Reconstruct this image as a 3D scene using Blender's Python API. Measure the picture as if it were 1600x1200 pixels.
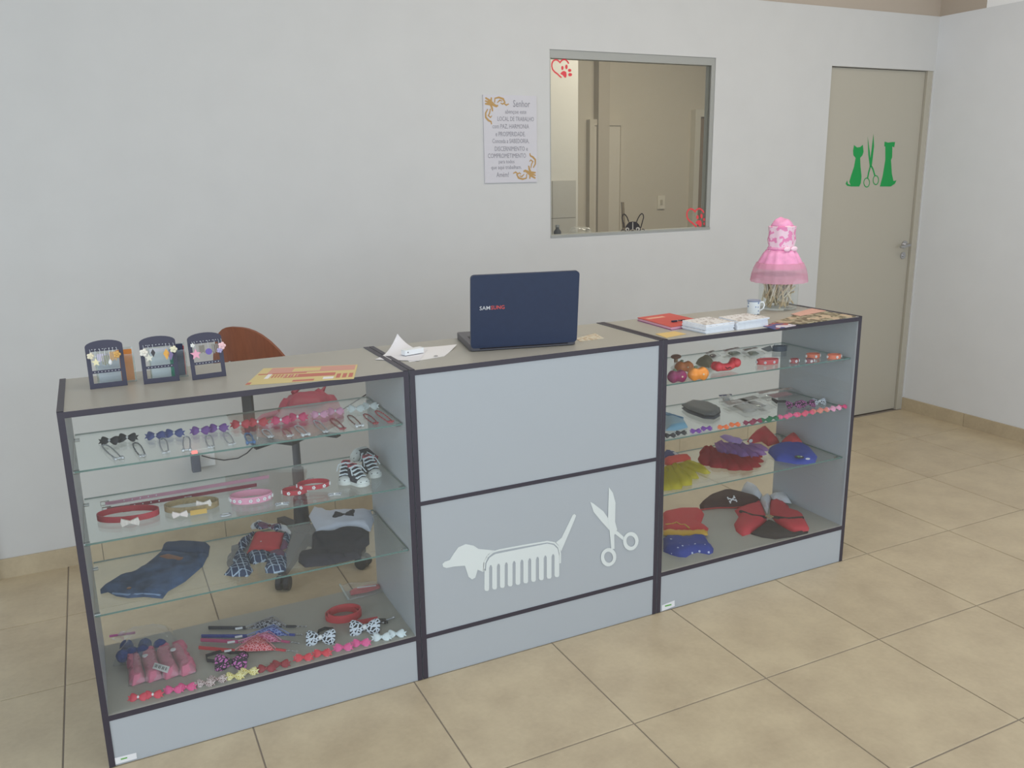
import bpy, bmesh, math, random
from mathutils import Vector, Matrix, noise
from mathutils.geometry import delaunay_2d_cdt
random.seed(7)
for o in list(bpy.data.objects): bpy.data.objects.remove(o)
scene = bpy.context.scene
COL = scene.collection
PI = math.pi
rad = math.radians

# ------------------------------------------------------------------ camera
CAM = Vector((0.12, -2.3215, 1.571)); FPX = 1338.1
YAW, PIT, ROL = rad(25.942), rad(13.902), rad(-0.953)
fwd = Vector((math.sin(YAW)*math.cos(PIT), math.cos(YAW)*math.cos(PIT), -math.sin(PIT)))
rt0 = Vector((math.cos(YAW), -math.sin(YAW), 0)); up0 = rt0.cross(fwd)
rt = math.cos(ROL)*rt0 + math.sin(ROL)*up0
up = -math.sin(ROL)*rt0 + math.cos(ROL)*up0
cd = bpy.data.cameras.new('camera'); cd.sensor_width = 36.0; cd.sensor_fit = 'HORIZONTAL'
cd.lens = FPX/1600*36; cd.clip_start = 0.05
cam = bpy.data.objects.new('camera', cd); COL.objects.link(cam)
cam.matrix_world = Matrix(((rt.x, up.x, -fwd.x, CAM.x), (rt.y, up.y, -fwd.y, CAM.y), (rt.z, up.z, -fwd.z, CAM.z), (0, 0, 0, 1)))
scene.camera = cam

# ------------------------------------------------------------------ world, daylight through the shop front, added fill lights, exposure
w = bpy.data.worlds.new('world'); scene.world = w; w.use_nodes = True
bgn = w.node_tree.nodes['Background']; bgn.inputs[0].default_value = (0.80, 0.90, 1.0, 1); bgn.inputs[1].default_value = 1.0
def area_light(name, loc, rot, sx, sy, power, color):
    l = bpy.data.lights.new(name, 'AREA'); l.shape = 'RECTANGLE'; l.size = sx; l.size_y = sy
    l.energy = power; l.color = color
    o = bpy.data.objects.new(name, l); COL.objects.link(o); o.location = loc; o.rotation_euler = rot
    return o
area_light('storefront_daylight', (1.15, -4.25, 1.55), (rad(-90), 0, PI), 7.2, 2.6, 76, (0.74, 0.87, 1.0))
area_light('side_fill_light', (-2.62, -1.5, 1.5), (0, rad(-90), 0), 1.9, 2.6, 42, (0.80, 0.90, 1.0))  # added fill from the left, brightens the right wall and door
area_light('rear_room_fill_light', (4.0, 2.5, 3.12), (0, 0, 0), 1.6, 0.6, 42, (1.0, 0.93, 0.82))  # unseen light added to brighten the rear room
area_light('overhead_fill_light', (2.6, -0.35, 3.14), (0, 0, 0), 3.6, 1.2, 37, (1.0, 0.91, 0.80))  # added warm fill from above; no fitting is visible
vs = scene.view_settings
vs.view_transform = 'Standard'; vs.look = 'None'; vs.gamma = 1.0; vs.use_curve_mapping = False; vs.exposure = 0.0

# ------------------------------------------------------------------ pixel helpers (1600 x 1200 frame)
def ray(u, v): return rt*((u-800)/FPX) + up*((600-v)/FPX) + fwd
def on(ax, val, u, v):
    d = ray(u, v); return CAM + d*((val-CAM[ax])/d[ax])
def Z(u, v, z): return on(2, z, u, v)
def Y(u, v, y): return on(1, y, u, v)
def zp(ox, oy, s, pts): return [(ox+x/s, oy+y/s) for x, y in pts]
def ZP(z, pts): return [Z(u, v, z) for u, v in pts]

# ------------------------------------------------------------------ materials
def lin(c):
    if isinstance(c, str):
        c = [int(c[i:i+2], 16) for i in (0, 2, 4)]
    return tuple(((x/255)/12.92 if x/255 <= .04045 else ((x/255+.055)/1.055)**2.4) for x in c)
MATS = {}
def mat(name, c, rough=.6, metal=0, spec=.5, var=0, scale=30, bump=0, alpha=1, coat=0, sheen=0, trans=0):
    if name in MATS: return MATS[name]
    m = bpy.data.materials.new(name); m.use_nodes = True; MATS[name] = m
    nt = m.node_tree; b = nt.nodes['Principled BSDF']; col = lin(c)
    b.inputs['Base Color'].default_value = (*col, 1); b.inputs['Roughness'].default_value = rough
    b.inputs['Metallic'].default_value = metal; b.inputs['Specular IOR Level'].default_value = spec
    b.inputs['Alpha'].default_value = alpha; b.inputs['Coat Weight'].default_value = coat
    b.inputs['Sheen Weight'].default_value = sheen
    if var or bump:
        tc = nt.nodes.new('ShaderNodeTexCoord'); n = nt.nodes.new('ShaderNodeTexNoise')
        n.inputs['Scale'].default_value = scale; n.inputs['Detail'].default_value = 4
        nt.links.new(tc.outputs['Object'], n.inputs['Vector'])
        if var:
            r = nt.nodes.new('ShaderNodeValToRGB'); r.color_ramp.elements[0].position = .3; r.color_ramp.elements[1].position = .7
            r.color_ramp.elements[0].color = (*[max(0, x*(1-var)) for x in col], 1)
            r.color_ramp.elements[1].color = (*[min(1, x*(1+var)) for x in col], 1)
            nt.links.new(n.outputs['Fac'], r.inputs['Fac']); nt.links.new(r.outputs['Color'], b.inputs['Base Color'])
        if bump:
            bp = nt.nodes.new('ShaderNodeBump'); bp.inputs['Strength'].default_value = bump; bp.inputs['Distance'].default_value = .002
            nt.links.new(n.outputs['Fac'], bp.inputs['Height']); nt.links.new(bp.outputs['Normal'], b.inputs['Normal'])
    return m
def glass(name, tint, refl=1.0, veil=0.0):
    if name in MATS: return MATS[name]
    m = bpy.data.materials.new(name); m.use_nodes = True; MATS[name] = m
    nt = m.node_tree; nt.nodes.clear()
    out = nt.nodes.new('ShaderNodeOutputMaterial'); mix = nt.nodes.new('ShaderNodeMixShader')
    t = nt.nodes.new('ShaderNodeBsdfTransparent'); t.inputs[0].default_value = (*tint, 1)
    g = nt.nodes.new('ShaderNodeBsdfGlossy'); g.inputs['Roughness'].default_value = .02; g.inputs[0].default_value = (1, 1, 1, 1)
    lw_ = nt.nodes.new('ShaderNodeLayerWeight')
    pw_ = nt.nodes.new('ShaderNodeMath'); pw_.operation = 'POWER'; pw_.inputs[1].default_value = 5
    mu = nt.nodes.new('ShaderNodeMath'); mu.operation = 'MULTIPLY_ADD'; mu.inputs[1].default_value = .95*refl; mu.inputs[2].default_value = .035*refl
    lw_.inputs['Blend'].default_value = .5
    nt.links.new(lw_.outputs['Facing'], pw_.inputs[0]); nt.links.new(pw_.outputs[0], mu.inputs[0]); nt.links.new(mu.outputs[0], mix.inputs[0])
    nt.links.new(t.outputs[0], mix.inputs[1]); nt.links.new(g.outputs[0], mix.inputs[2])
    last = mix
    if veil:
        d = nt.nodes.new('ShaderNodeBsdfDiffuse'); d.inputs[0].default_value = (.8, .85, .85, 1)
        m2 = nt.nodes.new('ShaderNodeMixShader'); m2.inputs[0].default_value = veil
        nt.links.new(mix.outputs[0], m2.inputs[1]); nt.links.new(d.outputs[0], m2.inputs[2]); last = m2
    nt.links.new(last.outputs[0], out.inputs[0])
    return m
def pattern(name, kind, c1, c2, scale, thr=.1, rough=.7, c3=None):
    """printed fabric / paper patterns"""
    if name in MATS: return MATS[name]
    m = bpy.data.materials.new(name); m.use_nodes = True; MATS[name] = m
    nt = m.node_tree; b = nt.nodes['Principled BSDF']; b.inputs['Roughness'].default_value = rough
    tc = nt.nodes.new('ShaderNodeTexCoord')
    mixn = nt.nodes.new('ShaderNodeMix'); mixn.data_type = 'RGBA'
    mixn.inputs['A'].default_value = (*lin(c1), 1); mixn.inputs['B'].default_value = (*lin(c2), 1)
    cmp = nt.nodes.new('ShaderNodeMath'); cmp.operation = 'LESS_THAN'; cmp.inputs[1].default_value = thr
    if kind in ('cells', 'dots'):
        v = nt.nodes.new('ShaderNodeTexVoronoi'); v.inputs['Scale'].default_value = scale
        v.feature = 'DISTANCE_TO_EDGE' if kind == 'cells' else 'F1'
        if kind == 'dots': v.inputs['Randomness'].default_value = .35
        nt.links.new(tc.outputs['Object'], v.inputs['Vector']); nt.links.new(v.outputs['Distance'], cmp.inputs[0])
    elif kind == 'blotch':
        v = nt.nodes.new('ShaderNodeTexNoise'); v.inputs['Scale'].default_value = scale; v.inputs['Detail'].default_value = 3
        nt.links.new(tc.outputs['Object'], v.inputs['Vector']); nt.links.new(v.outputs['Fac'], cmp.inputs[0])
    elif kind == 'plaid':
        mx = nt.nodes.new('ShaderNodeMath'); mx.operation = 'MINIMUM'
        for i, ax in enumerate('XY'):
            v = nt.nodes.new('ShaderNodeTexWave'); v.bands_direction = ax; v.inputs['Scale'].default_value = scale
            v.inputs['Distortion'].default_value = 1.5; v.inputs['Detail Scale'].default_value = 2
            nt.links.new(tc.outputs['Object'], v.inputs['Vector']); nt.links.new(v.outputs['Fac'], mx.inputs[i])
        nt.links.new(mx.outputs[0], cmp.inputs[0])
    elif kind == 'bricks':
        v = nt.nodes.new('ShaderNodeTexBrick'); v.inputs['Scale'].default_value = scale
        v.inputs['Color1'].default_value = (0, 0, 0, 1); v.inputs['Color2'].default_value = (1, 1, 1, 1); v.inputs['Mortar'].default_value = (.3, .3, .3, 1)
        v.inputs['Bias'].default_value = -.1; v.inputs['Mortar Size'].default_value = .04; v.inputs['Row Height'].default_value = .35
        nt.links.new(tc.outputs['Object'], v.inputs['Vector']); nt.links.new(v.outputs['Color'], cmp.inputs[0])
    nt.links.new(cmp.outputs[0], mixn.inputs['Factor'])
    last = mixn.outputs['Result']
    if c3:
        n2 = nt.nodes.new('ShaderNodeTexNoise'); n2.inputs['Scale'].default_value = scale*.45; nt.links.new(tc.outputs['Object'], n2.inputs['Vector'])
        gt = nt.nodes.new('ShaderNodeMath'); gt.operation = 'GREATER_THAN'; gt.inputs[1].default_value = .56; nt.links.new(n2.outputs['Fac'], gt.inputs[0])
        m3 = nt.nodes.new('ShaderNodeMix'); m3.data_type = 'RGBA'; m3.inputs['B'].default_value = (*lin(c3), 1)
        nt.links.new(gt.outputs[0], m3.inputs['Factor']); nt.links.new(last, m3.inputs['A']); last = m3.outputs['Result']
    nt.links.new(last, b.inputs['Base Color'])
    return m

WALL = mat('wall_paint', 'cac9c7', .75, var=.015, scale=6, bump=.06)
WALLR = mat('wall_paint_side', 'dadbdd', .75, var=.015, scale=6, bump=.06)
BEIGE = mat('beige_paint', 'd8cbc0', .8)
REAR = mat('rear_room_paint', 'c9c0ae', .8)
CEIL = mat('ceiling_paint', 'e2dfd9', .85)
LAM = mat('grey_laminate', 'b1b6bb', .38, spec=.45)  # bluish cast of the reflected sky is mixed into this colour
LAMTOP = mat('grey_laminate_top', 'a9a69d', .36, spec=.45)
EDGE = mat('dark_edge_band', '3c3742', .42)  # black lifted towards grey: lens haze put into the colour
DOOR = mat('door_paint', 'b2ac9e', .5)
GLS = glass('shelf_glass', (.955, .985, .975), .9, .02)
PANE = glass('front_glass', (.975, .99, .99), .7, .012)
WGL = glass('window_glass', (.95, .96, .94), .6, .02)
JAR = glass('jar_glass', (.93, .955, .945), 1.0, .04)
BAG = glass('clear_plastic', (.97, .97, .97), 1.0, .085)
GEDGE = mat('glass_edge_green', '5f7f79', .2)
METAL = mat('chrome', 'c9c9cc', .25, metal=1)
SILVER = mat('silver_chain', 'c4c6cc', .35, metal=.6)
WHITE = mat('white_plastic', 'eceef0', .45)
BLACK = mat('black_plastic', '2c2930', .45)
BLK = mat('black_cloth', '35323a', .9, var=.15, scale=80)
PAPER = mat('white_paper', 'e9e8ea', .8)

# tile material
def tile_mat():
    m = bpy.data.materials.new('beige_floor_tile'); m.use_nodes = True; nt = m.node_tree; b = nt.nodes['Principled BSDF']
    b.inputs['Roughness'].default_value = .33; b.inputs['Specular IOR Level'].default_value = .4
    g = nt.nodes.new('ShaderNodeNewGeometry'); n = nt.nodes.new('ShaderNodeTexNoise'); n.inputs['Scale'].default_value = 5.5; n.inputs['Detail'].default_value = 7; n.inputs['Roughness'].default_value = .62
    n2 = nt.nodes.new('ShaderNodeTexNoise'); n2.inputs['Scale'].default_value = 60; n2.inputs['Detail'].default_value = 3
    oi = nt.nodes.new('ShaderNodeObjectInfo')
    nt.links.new(g.outputs['Position'], n.inputs['Vector']); nt.links.new(g.outputs['Position'], n2.inputs['Vector'])
    a = nt.nodes.new('ShaderNodeMath'); a.operation = 'MULTIPLY_ADD'; a.inputs[1].default_value = .25; nt.links.new(n2.outputs['Fac'], a.inputs[0]); nt.links.new(n.outputs['Fac'], a.inputs[2])
    a2 = nt.nodes.new('ShaderNodeMath'); a2.operation = 'MULTIPLY_ADD'; a2.inputs[1].default_value = .07; nt.links.new(oi.outputs['Random'], a2.inputs[0]); nt.links.new(a.outputs[0], a2.inputs[2])
    r = nt.nodes.new('ShaderNodeValToRGB'); e = r.color_ramp.elements
    e[0].position = .45; e[0].color = (*lin('b0a087'), 1); e[1].position = .85; e[1].color = (*lin('c4b599'), 1)
    nt.links.new(a2.outputs[0], r.inputs['Fac']); nt.links.new(r.outputs['Color'], b.inputs['Base Color'])
    return m
TILE = tile_mat(); GROUT = mat('grout', '8f857b', .9)
def wood_mat():
    m = bpy.data.materials.new('red_brown_plywood'); m.use_nodes = True; nt = m.node_tree; b = nt.nodes['Principled BSDF']; b.inputs['Roughness'].default_value = .4
    tc = nt.nodes.new('ShaderNodeTexCoord'); mp = nt.nodes.new('ShaderNodeMapping'); mp.inputs['Scale'].default_value = (30, 30, 3)
    n = nt.nodes.new('ShaderNodeTexNoise'); n.inputs['Scale'].default_value = 3; n.inputs['Detail'].default_value = 5
    r = nt.nodes.new('ShaderNodeValToRGB'); r.color_ramp.elements[0].color = (*lin('77432e'), 1); r.color_ramp.elements[1].color = (*lin('98593c'), 1)
    nt.links.new(tc.outputs['Object'], mp.inputs[0]); nt.links.new(mp.outputs[0], n.inputs['Vector']); nt.links.new(n.outputs['Fac'], r.inputs['Fac']); nt.links.new(r.outputs['Color'], b.inputs['Base Color'])
    return m
WOOD = wood_mat()

# ------------------------------------------------------------------ mesh helpers
LOC = {}
class MB:
    def __init__(s): s.v = []; s.f = []; s.mi = []
    def add(s, vs, fs, mi=0):
        k = len(s.v); s.v += [Vector(p) for p in vs]
        s.f += [[i+k for i in f] for f in fs]; s.mi += [mi]*len(fs); return s
    def box(s, x0, x1, y0, y1, z0, z1, mi=0, M=None):
        vs = [Vector((x, y, z)) for z in (z0, z1) for y in (y0, y1) for x in (x0, x1)]
        if M: vs = [M @ p for p in vs]
        return s.add(vs, [(0, 2, 3, 1), (4, 5, 7, 6), (0, 1, 5, 4), (2, 6, 7, 3), (0, 4, 6, 2), (1, 3, 7, 5)], mi)
    def rbox(s, x0, x1, y0, y1, z0, z1, r, M=None, n=4):
        """box with rounded vertical corners"""
        poly = []
        for cx, cy, a0 in ((x1-r, y1-r, 0), (x0+r, y1-r, 90), (x0+r, y0+r, 180), (x1-r, y0+r, 270)):
            for i in range(n+1):
                a = rad(a0+90*i/n); poly.append((cx+r*math.cos(a), cy+r*math.sin(a)))
        k = len(poly); vs = [Vector((x, y, z0)) for x, y in poly]+[Vector((x, y, z1)) for x, y in poly]
        if M: vs = [M @ p for p in vs]
        return s.add(vs, [list(range(k))[::-1], list(range(k, 2*k))]+[(i, (i+1) % k, k+(i+1) % k, k+i) for i in range(k)])
    def prism(s, pts, d):
        """pts: planar loop (3D); d: extrusion vector"""
        pts = [Vector(p) for p in pts]; d = Vector(d); k = len(pts)
        nrm = Vector((0, 0, 0))
        for i in range(k): nrm += pts[i].cross(pts[(i+1) % k])
        if nrm.dot(d) < 0: pts = pts[::-1]
        return s.add(pts+[p+d for p in pts], [list(range(k))[::-1], list(range(k, 2*k))]+[(i, (i+1) % k, k+(i+1) % k, k+i) for i in range(k)])
    def tube(s, pts, r, n=6, closed=False, rs=None):
        pts = [Vector(p) for p in pts]; k = len(pts); rings = []; pn = None
        for i, p in enumerate(pts):
            a = pts[(i-1) % k] if (closed or i > 0) else p; b = pts[(i+1) % k] if (closed or i < k-1) else p
            t = (b-a).normalized() if (b-a).length > 1e-9 else Vector((0, 0, 1))
            if pn is None:
                q = Vector((0, 0, 1)) if abs(t.z) < .9 else Vector((1, 0, 0)); pn = (q-t*q.dot(t)).normalized()
            else:
                pn = (pn-t*pn.dot(t)); pn = pn.normalized() if pn.length > 1e-6 else t.orthogonal().normalized()
            bn = t.cross(pn); rr = rs[i] if rs else r
            rings.append([p+pn*(rr*math.cos(2*PI*j/n))+bn*(rr*math.sin(2*PI*j/n)) for j in range(n)])
        vs = [q for rg in rings for q in rg]; fs = []
        for i in range(k if closed else k-1):
            i2 = (i+1) % k
            fs += [(i*n+j, i*n+(j+1) % n, i2*n+(j+1) % n, i2*n+j) for j in range(n)]
        if not closed: fs += [list(range(n))[::-1], list(range((k-1)*n, k*n))]
        return s.add(vs, fs)
    def band(s, pts, h, t, closed=True, upv=Vector((0, 0, 1))):
        """standing strap: path pts at its lower edge, height h along upv, thickness t"""
        pts = [Vector(p) for p in pts]; k = len(pts); vs = []
        for i, p in enumerate(pts):
            a = pts[(i-1) % k] if (closed or i > 0) else p; b = pts[(i+1) % k] if (closed or i < k-1) else p
            nn = (b-a).cross(upv).normalized()*(t/2)
            vs += [p-nn, p+nn, p+nn+upv*h, p-nn+upv*h]
        fs = []
        for i in range(k if closed else k-1):
            a = i*4; b = ((i+1) % k)*4
            fs += [(a+j, a+(j+1) % 4, b+(j+1) % 4, b+j) for j in range(4)]
        if not closed: fs += [(3, 2, 1, 0), ((k-1)*4, (k-1)*4+1, (k-1)*4+2, (k-1)*4+3)]
        return s.add(vs, fs)
    def lathe(s, prof, c, n=24, ripple=0, rn=8):
        c = Vector(c); vs = []
        for r, z in prof:
            for j in range(n):
                a = 2*PI*j/n; rr = r*(1+ripple*math.sin(rn*a))
                vs.append(c+Vector((rr*math.cos(a), rr*math.sin(a), z)))
        fs = [(i*n+j, i*n+(j+1) % n, (i+1)*n+(j+1) % n, (i+1)*n+j) for i in range(len(prof)-1) for j in range(n)]
        if prof[0][0] > 1e-6: fs.append(list(range(n))[::-1])
        if prof[-1][0] > 1e-6: fs.append(list(range((len(prof)-1)*n, len(prof)*n)))
        return s.add(vs, fs)
    def ball(s, c, r, n=10, m=6, M=None):
        if not hasattr(r, '__len__'): r = (r, r, r)
        c = Vector(c); vs = []; fs = []
        vs.append(Vector((0, 0, -1)))
        for i in range(1, m):
            a = -PI/2+PI*i/m
            vs += [Vector((math.cos(a)*math.cos(2*PI*j/n), math.cos(a)*math.sin(2*PI*j/n), math.sin(a))) for j in range(n)]
        vs.append(Vector((0, 0, 1)))
        fs += [(0, 1+(j+1) % n, 1+j) for j in range(n)]
        for i in range(m-2): fs += [(1+i*n+j, 1+i*n+(j+1) % n, 1+(i+1)*n+(j+1) % n, 1+(i+1)*n+j) for j in range(n)]
        l = len(vs)-1; fs += [(l, 1+(m-2)*n+j, 1+(m-2)*n+(j+1) % n) for j in range(n)]
        vs = [Vector((p.x*r[0], p.y*r[1], p.z*r[2])) for p in vs]
        if M: vs = [M @ p for p in vs]
        return s.add([p+c for p in vs], fs)
    def cloth(s, poly, z0, puff=.01, wr=.003, seed=0, n=16, r=.02, freq=35):
        P = [Vector((p[0], p[1])) for p in poly]
        xs = [p.x for p in P]; ys = [p.y for p in P]; st = max(max(xs)-min(xs), max(ys)-min(ys))/n
        # densify the border
        B = []
        for i, p in enumerate(P):
            q = P[(i+1) % len(P)]; k = max(1, int((q-p).length/st)); B += [p+(q-p)*(j/k) for j in range(k)]
        ins = []
        x = min(xs)
        def inside(p):
            c = False
            for i in range(len(B)):
                a, b = B[i], B[(i+1) % len(B)]
                if (a.y > p.y) != (b.y > p.y) and p.x < (b.x-a.x)*(p.y-a.y)/(b.y-a.y)+a.x: c = not c
            return c
        def dist(p):
            d = 1e9
            for i in range(len(B)):
                a, b = B[i], B[(i+1) % len(B)]; ab = b-a
                t = max(0, min(1, (p-a).dot(ab)/max(ab.length_squared, 1e-12))); d = min(d, (p-a-ab*t).length)
            return d
        k = 0
        yv = min(ys)
        while yv < max(ys):
            xv = min(xs)+(st/2 if k % 2 else 0); k += 1
            while xv < max(xs):
                p = Vector((xv, yv))
                if inside(p) and dist(p) > st*.35: ins.append(p)
                xv += st
            yv += st*.87
        nb = len(B)
        res = delaunay_2d_cdt(B+ins, [(i, (i+1) % nb) for i in range(nb)], [], 1, 1e-6)
        V, E_, F = res[0], res[1], res[2]
        top = []
        for p in V:
            d = dist(p); h = puff*min(1, d/r)**.55
            h += (wr*noise.noise(Vector((p.x*freq, p.y*freq, seed*3.7)))+wr)*min(1, d/(r*.6)) if d > 1e-6 else .0
            top.append(Vector((p.x, p.y, z0+.0015+max(0, h))))
        k = len(V); fs = []
        cnt = {}
        for f in F:
            f = list(f)
            a = sum((V[f[i]].x*V[f[(i+1) % len(f)]].y-V[f[(i+1) % len(f)]].x*V[f[i]].y) for i in range(len(f)))
            if a < 0: f = f[::-1]
            fs.append(f); fs.append([i+k for i in f[::-1]])
            for i in range(len(f)):
                e = (f[i], f[(i+1) % len(f)]); cnt[e] = 1
        for a, b in cnt:
            if (b, a) not in cnt: fs.append((b, a, a+k, b+k))
        return s.add(top+[Vector((p.x, p.y, z0)) for p in V], fs)
    def build(s, name, m, parent=None, origin=None, local=False, smooth=None, label=None):
        me = bpy.data.meshes.new(name)
        if parent is not None: off = Vector((0, 0, 0)) if local else LOC[parent]
        else:
            if origin is None:
                lo = [min(p[i] for p in s.v) for i in range(3)]; hi = [max(p[i] for p in s.v) for i in range(3)]
                origin = ((lo[0]+hi[0])/2, (lo[1]+hi[1])/2, lo[2])
            off = Vector(origin)
        me.from_pydata([p-off for p in s.v], [], s.f); me.update()
        ms = m if isinstance(m, (list, tuple)) else [m]
        for q in ms: me.materials.append(q)
        if len(ms) > 1: me.polygons.foreach_set('material_index', s.mi)
        if smooth is not None:
            me.polygons.foreach_set('use_smooth', [True]*len(me.polygons)); me.set_sharp_from_angle(angle=rad(smooth))
        o = bpy.data.objects.new(name, me); COL.objects.link(o)
        if parent is not None: o.parent = parent; LOC[o] = LOC[parent]
        else: o.location = off; LOC[o] = off
        if label: o['label'] = label
        return o
def tag(o, label, cat, group=None):
    o['label'] = label; o['category'] = cat
    if group: o['group'] = group
    return o
def thing(name, label, cat, loc, rot=(0, 0, 0), group=None):
    o = bpy.data.objects.new(name, None); o.empty_display_size = .05; COL.objects.link(o)
    o.location = loc; o.rotation_euler = rot; LOC[o] = Vector(loc)
    return tag(o, label, cat, group)
def struct(o): o['kind'] = 'structure'; return o
def inst(name, me, parent, loc=(0, 0, 0), rot=(0, 0, 0), sc=(1, 1, 1)):
    o = bpy.data.objects.new(name, me); COL.objects.link(o); o.location = loc; o.rotation_euler = rot; o.scale = sc
    if parent is not None: o.parent = parent; LOC[o] = LOC[parent]
    return o
def mesh_only(mb, name, m, smooth=None):
    o = mb.build(name, m, origin=(0, 0, 0), smooth=smooth); me = o.data; bpy.data.objects.remove(o); return me
def cen(pts):
    pts = [Vector(p) for p in pts]; return sum(pts, Vector((0, 0, 0)))/len(pts)
def text_mesh(txt, width, height, loc, ex, ey, m, name, parent, bold=0):
    """flat lettering: txt fitted into width x height with its lower left corner at loc; ex, ey are the writing axes"""
    cu = bpy.data.curves.new('t', 'FONT'); cu.body = txt; cu.offset = bold; cu.resolution_u = 2
    o = bpy.data.objects.new('t', cu); COL.objects.link(o)
    me = bpy.data.meshes.new_from_object(o)
    xs = [v.co.x for v in me.vertices]; ys = [v.co.y for v in me.vertices]
    x0, x1 = min(xs), max(xs); y0, y1 = min(ys), max(ys)
    if height is None: height = (y1-y0)/(x1-x0)*width
    ex = Vector(ex); ey = Vector(ey); base = Vector(loc)-LOC[parent]
    for v in me.vertices:
        v.co = base+ex*((v.co.x-x0)/(x1-x0)*width)+ey*((v.co.y-y0)/(y1-y0)*height)
    bpy.data.objects.remove(o); bpy.data.curves.remove(cu)
    me.materials.clear(); me.materials.append(m)
    t = bpy.data.objects.new(name, me); COL.objects.link(t); t.parent = parent; LOC[t] = LOC[parent]
    return t
def ell(cx, cy, rx, ry, n=16, a0=0, a1=360): return [(cx+rx*math.cos(rad(a0+(a1-a0)*i/n)), cy+ry*math.sin(rad(a0+(a1-a0)*i/n))) for i in range(n+(0 if a1-a0 == 360 else 1))]

# ================================================================== SETTING
XL, XR, YB, YF, HW, HC = -2.6, 4.8465, 1.471, -4.4, 2.43, 3.2
YRB = 4.3
# floor: grout bed with tiles
fl = struct(MB().box(XL-.1, XR+2.5, YF-.1, YRB+.1, -.12, -.003).build('floor', GROUT))
gx0 = 3.885-.5*14; gy0 = 1.0-.5*12; g = .0022
tile_cache = {}
def tile(x0, x1, y0, y1):
    k = (round(x1-x0, 3), round(y1-y0, 3))
    if k not in tile_cache:
        w_, d_ = k[0]/2-g, k[1]/2-g; c = .0015
        mb = MB(); lo = [(-w_, -d_), (w_, -d_), (w_, d_), (-w_, d_)]; hi = [(x-math.copysign(c, x), y-math.copysign(c, y)) for x, y in lo]
        mb.add([(x, y, -.006) for x, y in lo]+[(x, y, -.0012) for x, y in lo]+[(x, y, 0) for x, y in hi],
               [(8, 9, 10, 11)]+[(i, (i+1) % 4, 4+(i+1) % 4, 4+i) for i in range(4)]+[(4+i, 4+(i+1) % 4, 8+(i+1) % 4, 8+i) for i in range(4)])
        tile_cache[k] = mesh_only(mb, 'tile', TILE)
    o = inst('tile', tile_cache[k], fl, Vector(((x0+x1)/2, (y0+y1)/2, 0))-LOC[fl])
for i in range(-2, 17):
    for j in range(0, 14):
        x0, x1 = max(gx0+.5*i, XL), min(gx0+.5*(i+1), XR); y0, y1 = max(gy0+.5*j, YF), min(gy0+.5*(j+1), YB)
        if x1-x0 > .02 and y1-y0 > .02: tile(x0, x1, y0, y1)

# back wall with window opening and door opening
WX0, WX1, WZ0, WZ1 = 2.192, 3.183, 1.25, 2.133
DX0, DX1, DZ1 = 4.004, 4.838, 2.123
T = .06
mb = MB()
for x0, x1, z0, z1 in ((XL, WX0, 0, HW), (WX0, WX1, 0, WZ0), (WX0, WX1, WZ1, HW), (WX1, DX0, 0, HW), (DX0, DX1, DZ1, HW), (DX1, XR+.12, 0, HW)):
    mb.box(x0, x1, YB, YB+T, z0, z1)
struct(mb.build('wall_back', WALL))
struct(MB().box(XR, XR+.12, YF, YB, 0, HW).build('wall_right', WALLR))
struct(MB().box(XL-.12, XL, YF, -2.85, 0, HC).box(XL-.12, XL, -.15, YRB, 0, HC).box(XL-.12, XL, -2.85, -.15, 0, .5).box(XL-.12, XL, -2.85, -.15, 2.5, HC).build('wall_left', WALL))  # opening in this unseen wall is made up for the side fill
# shop front wall with a wide opening
mb = MB()
mb.box(XL, XR, YF-.12, YF, 2.92, HC).box(XL, XR, YF-.12, YF, -.0, .18)
struct(mb.build('wall_front', WALL))
# beige upper walls behind the low partitions, ceiling
struct(MB().box(XL, XR+2.5, YRB, YRB+.12, 0, HC).build('wall_rear', REAR))
UPW = mat('upper_white', 'f2f2f2', .8); UPB = mat('upper_beige', 'b3a698', .8)
struct(MB().box(XL, XR+.13, YB+.008, YB+T, HW, HC).build('trim_1', UPB, label='beige strip of wall above the back wall'))
struct(MB().box(XR+.008, XR+.12, 1.177, YB+.008, HW, HC).build('trim_6', UPB, label='short beige strip of wall above the right wall corner'))
struct(MB().box(XR+.008, XR+.12, YF, 1.177, HW, HC).build('trim_7', UPW, label='white strip of wall above the right wall'))
struct(MB().box(XR+2.4, XR+2.5, YF, YRB, 0, HC).build('wall_far_right', mat('far_white', 'eeeeee', .8)))
struct(MB().box(XL-.1, XR+2.5, YF-.1, YRB+.1, HC, HC+.1).build('ceiling', CEIL))
# white jamb at the left end of the back wall
struct(MB().box(-.55, -.372, YB-.035, YB, 0, HW-.02).build('trim_2', mat('jamb_white', 'dfe6ea', .5), label='white jamb at the left end of the back wall'))
# baseboards of beige tile, with joints
def baseboard(name, p0, p1, nrm, h=.082):
    L = (p1-p0).length; d = (p1-p0).normalized()
    mb = MB(); mb.prism([p0, p1, p1+nrm*.006, p0+nrm*.006], (0, 0, h-.002)); b = struct(mb.build(name, GROUT))
    x = 0; first = True
    off = .39 if name == 'baseboard_back' else 0
    cuts = [0]; c = off if off else .5
    if name == 'baseboard_right': c = .955-.5
    while c < L: cuts.append(c); c += .5
    cuts.append(L)
    for a, e in zip(cuts, cuts[1:]):
        if e-a < .01: continue
        q0, q1 = p0+d*(a+.0012), p0+d*(e-.0012)
        MB().prism([q0+nrm*.001, q1+nrm*.001, q1+nrm*.011, q0+nrm*.011], (0, 0, h)).build('baseboard_tile', TILE, b)
baseboard('baseboard_back', Vector((-.37, YB, 0)), Vector((DX0, YB, 0)), Vector((0, -1, 0)))
baseboard('baseboard_right', Vector((XR, YB, 0)), Vector((XR, YF, 0)), Vector((-1, 0, 0)))

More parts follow.
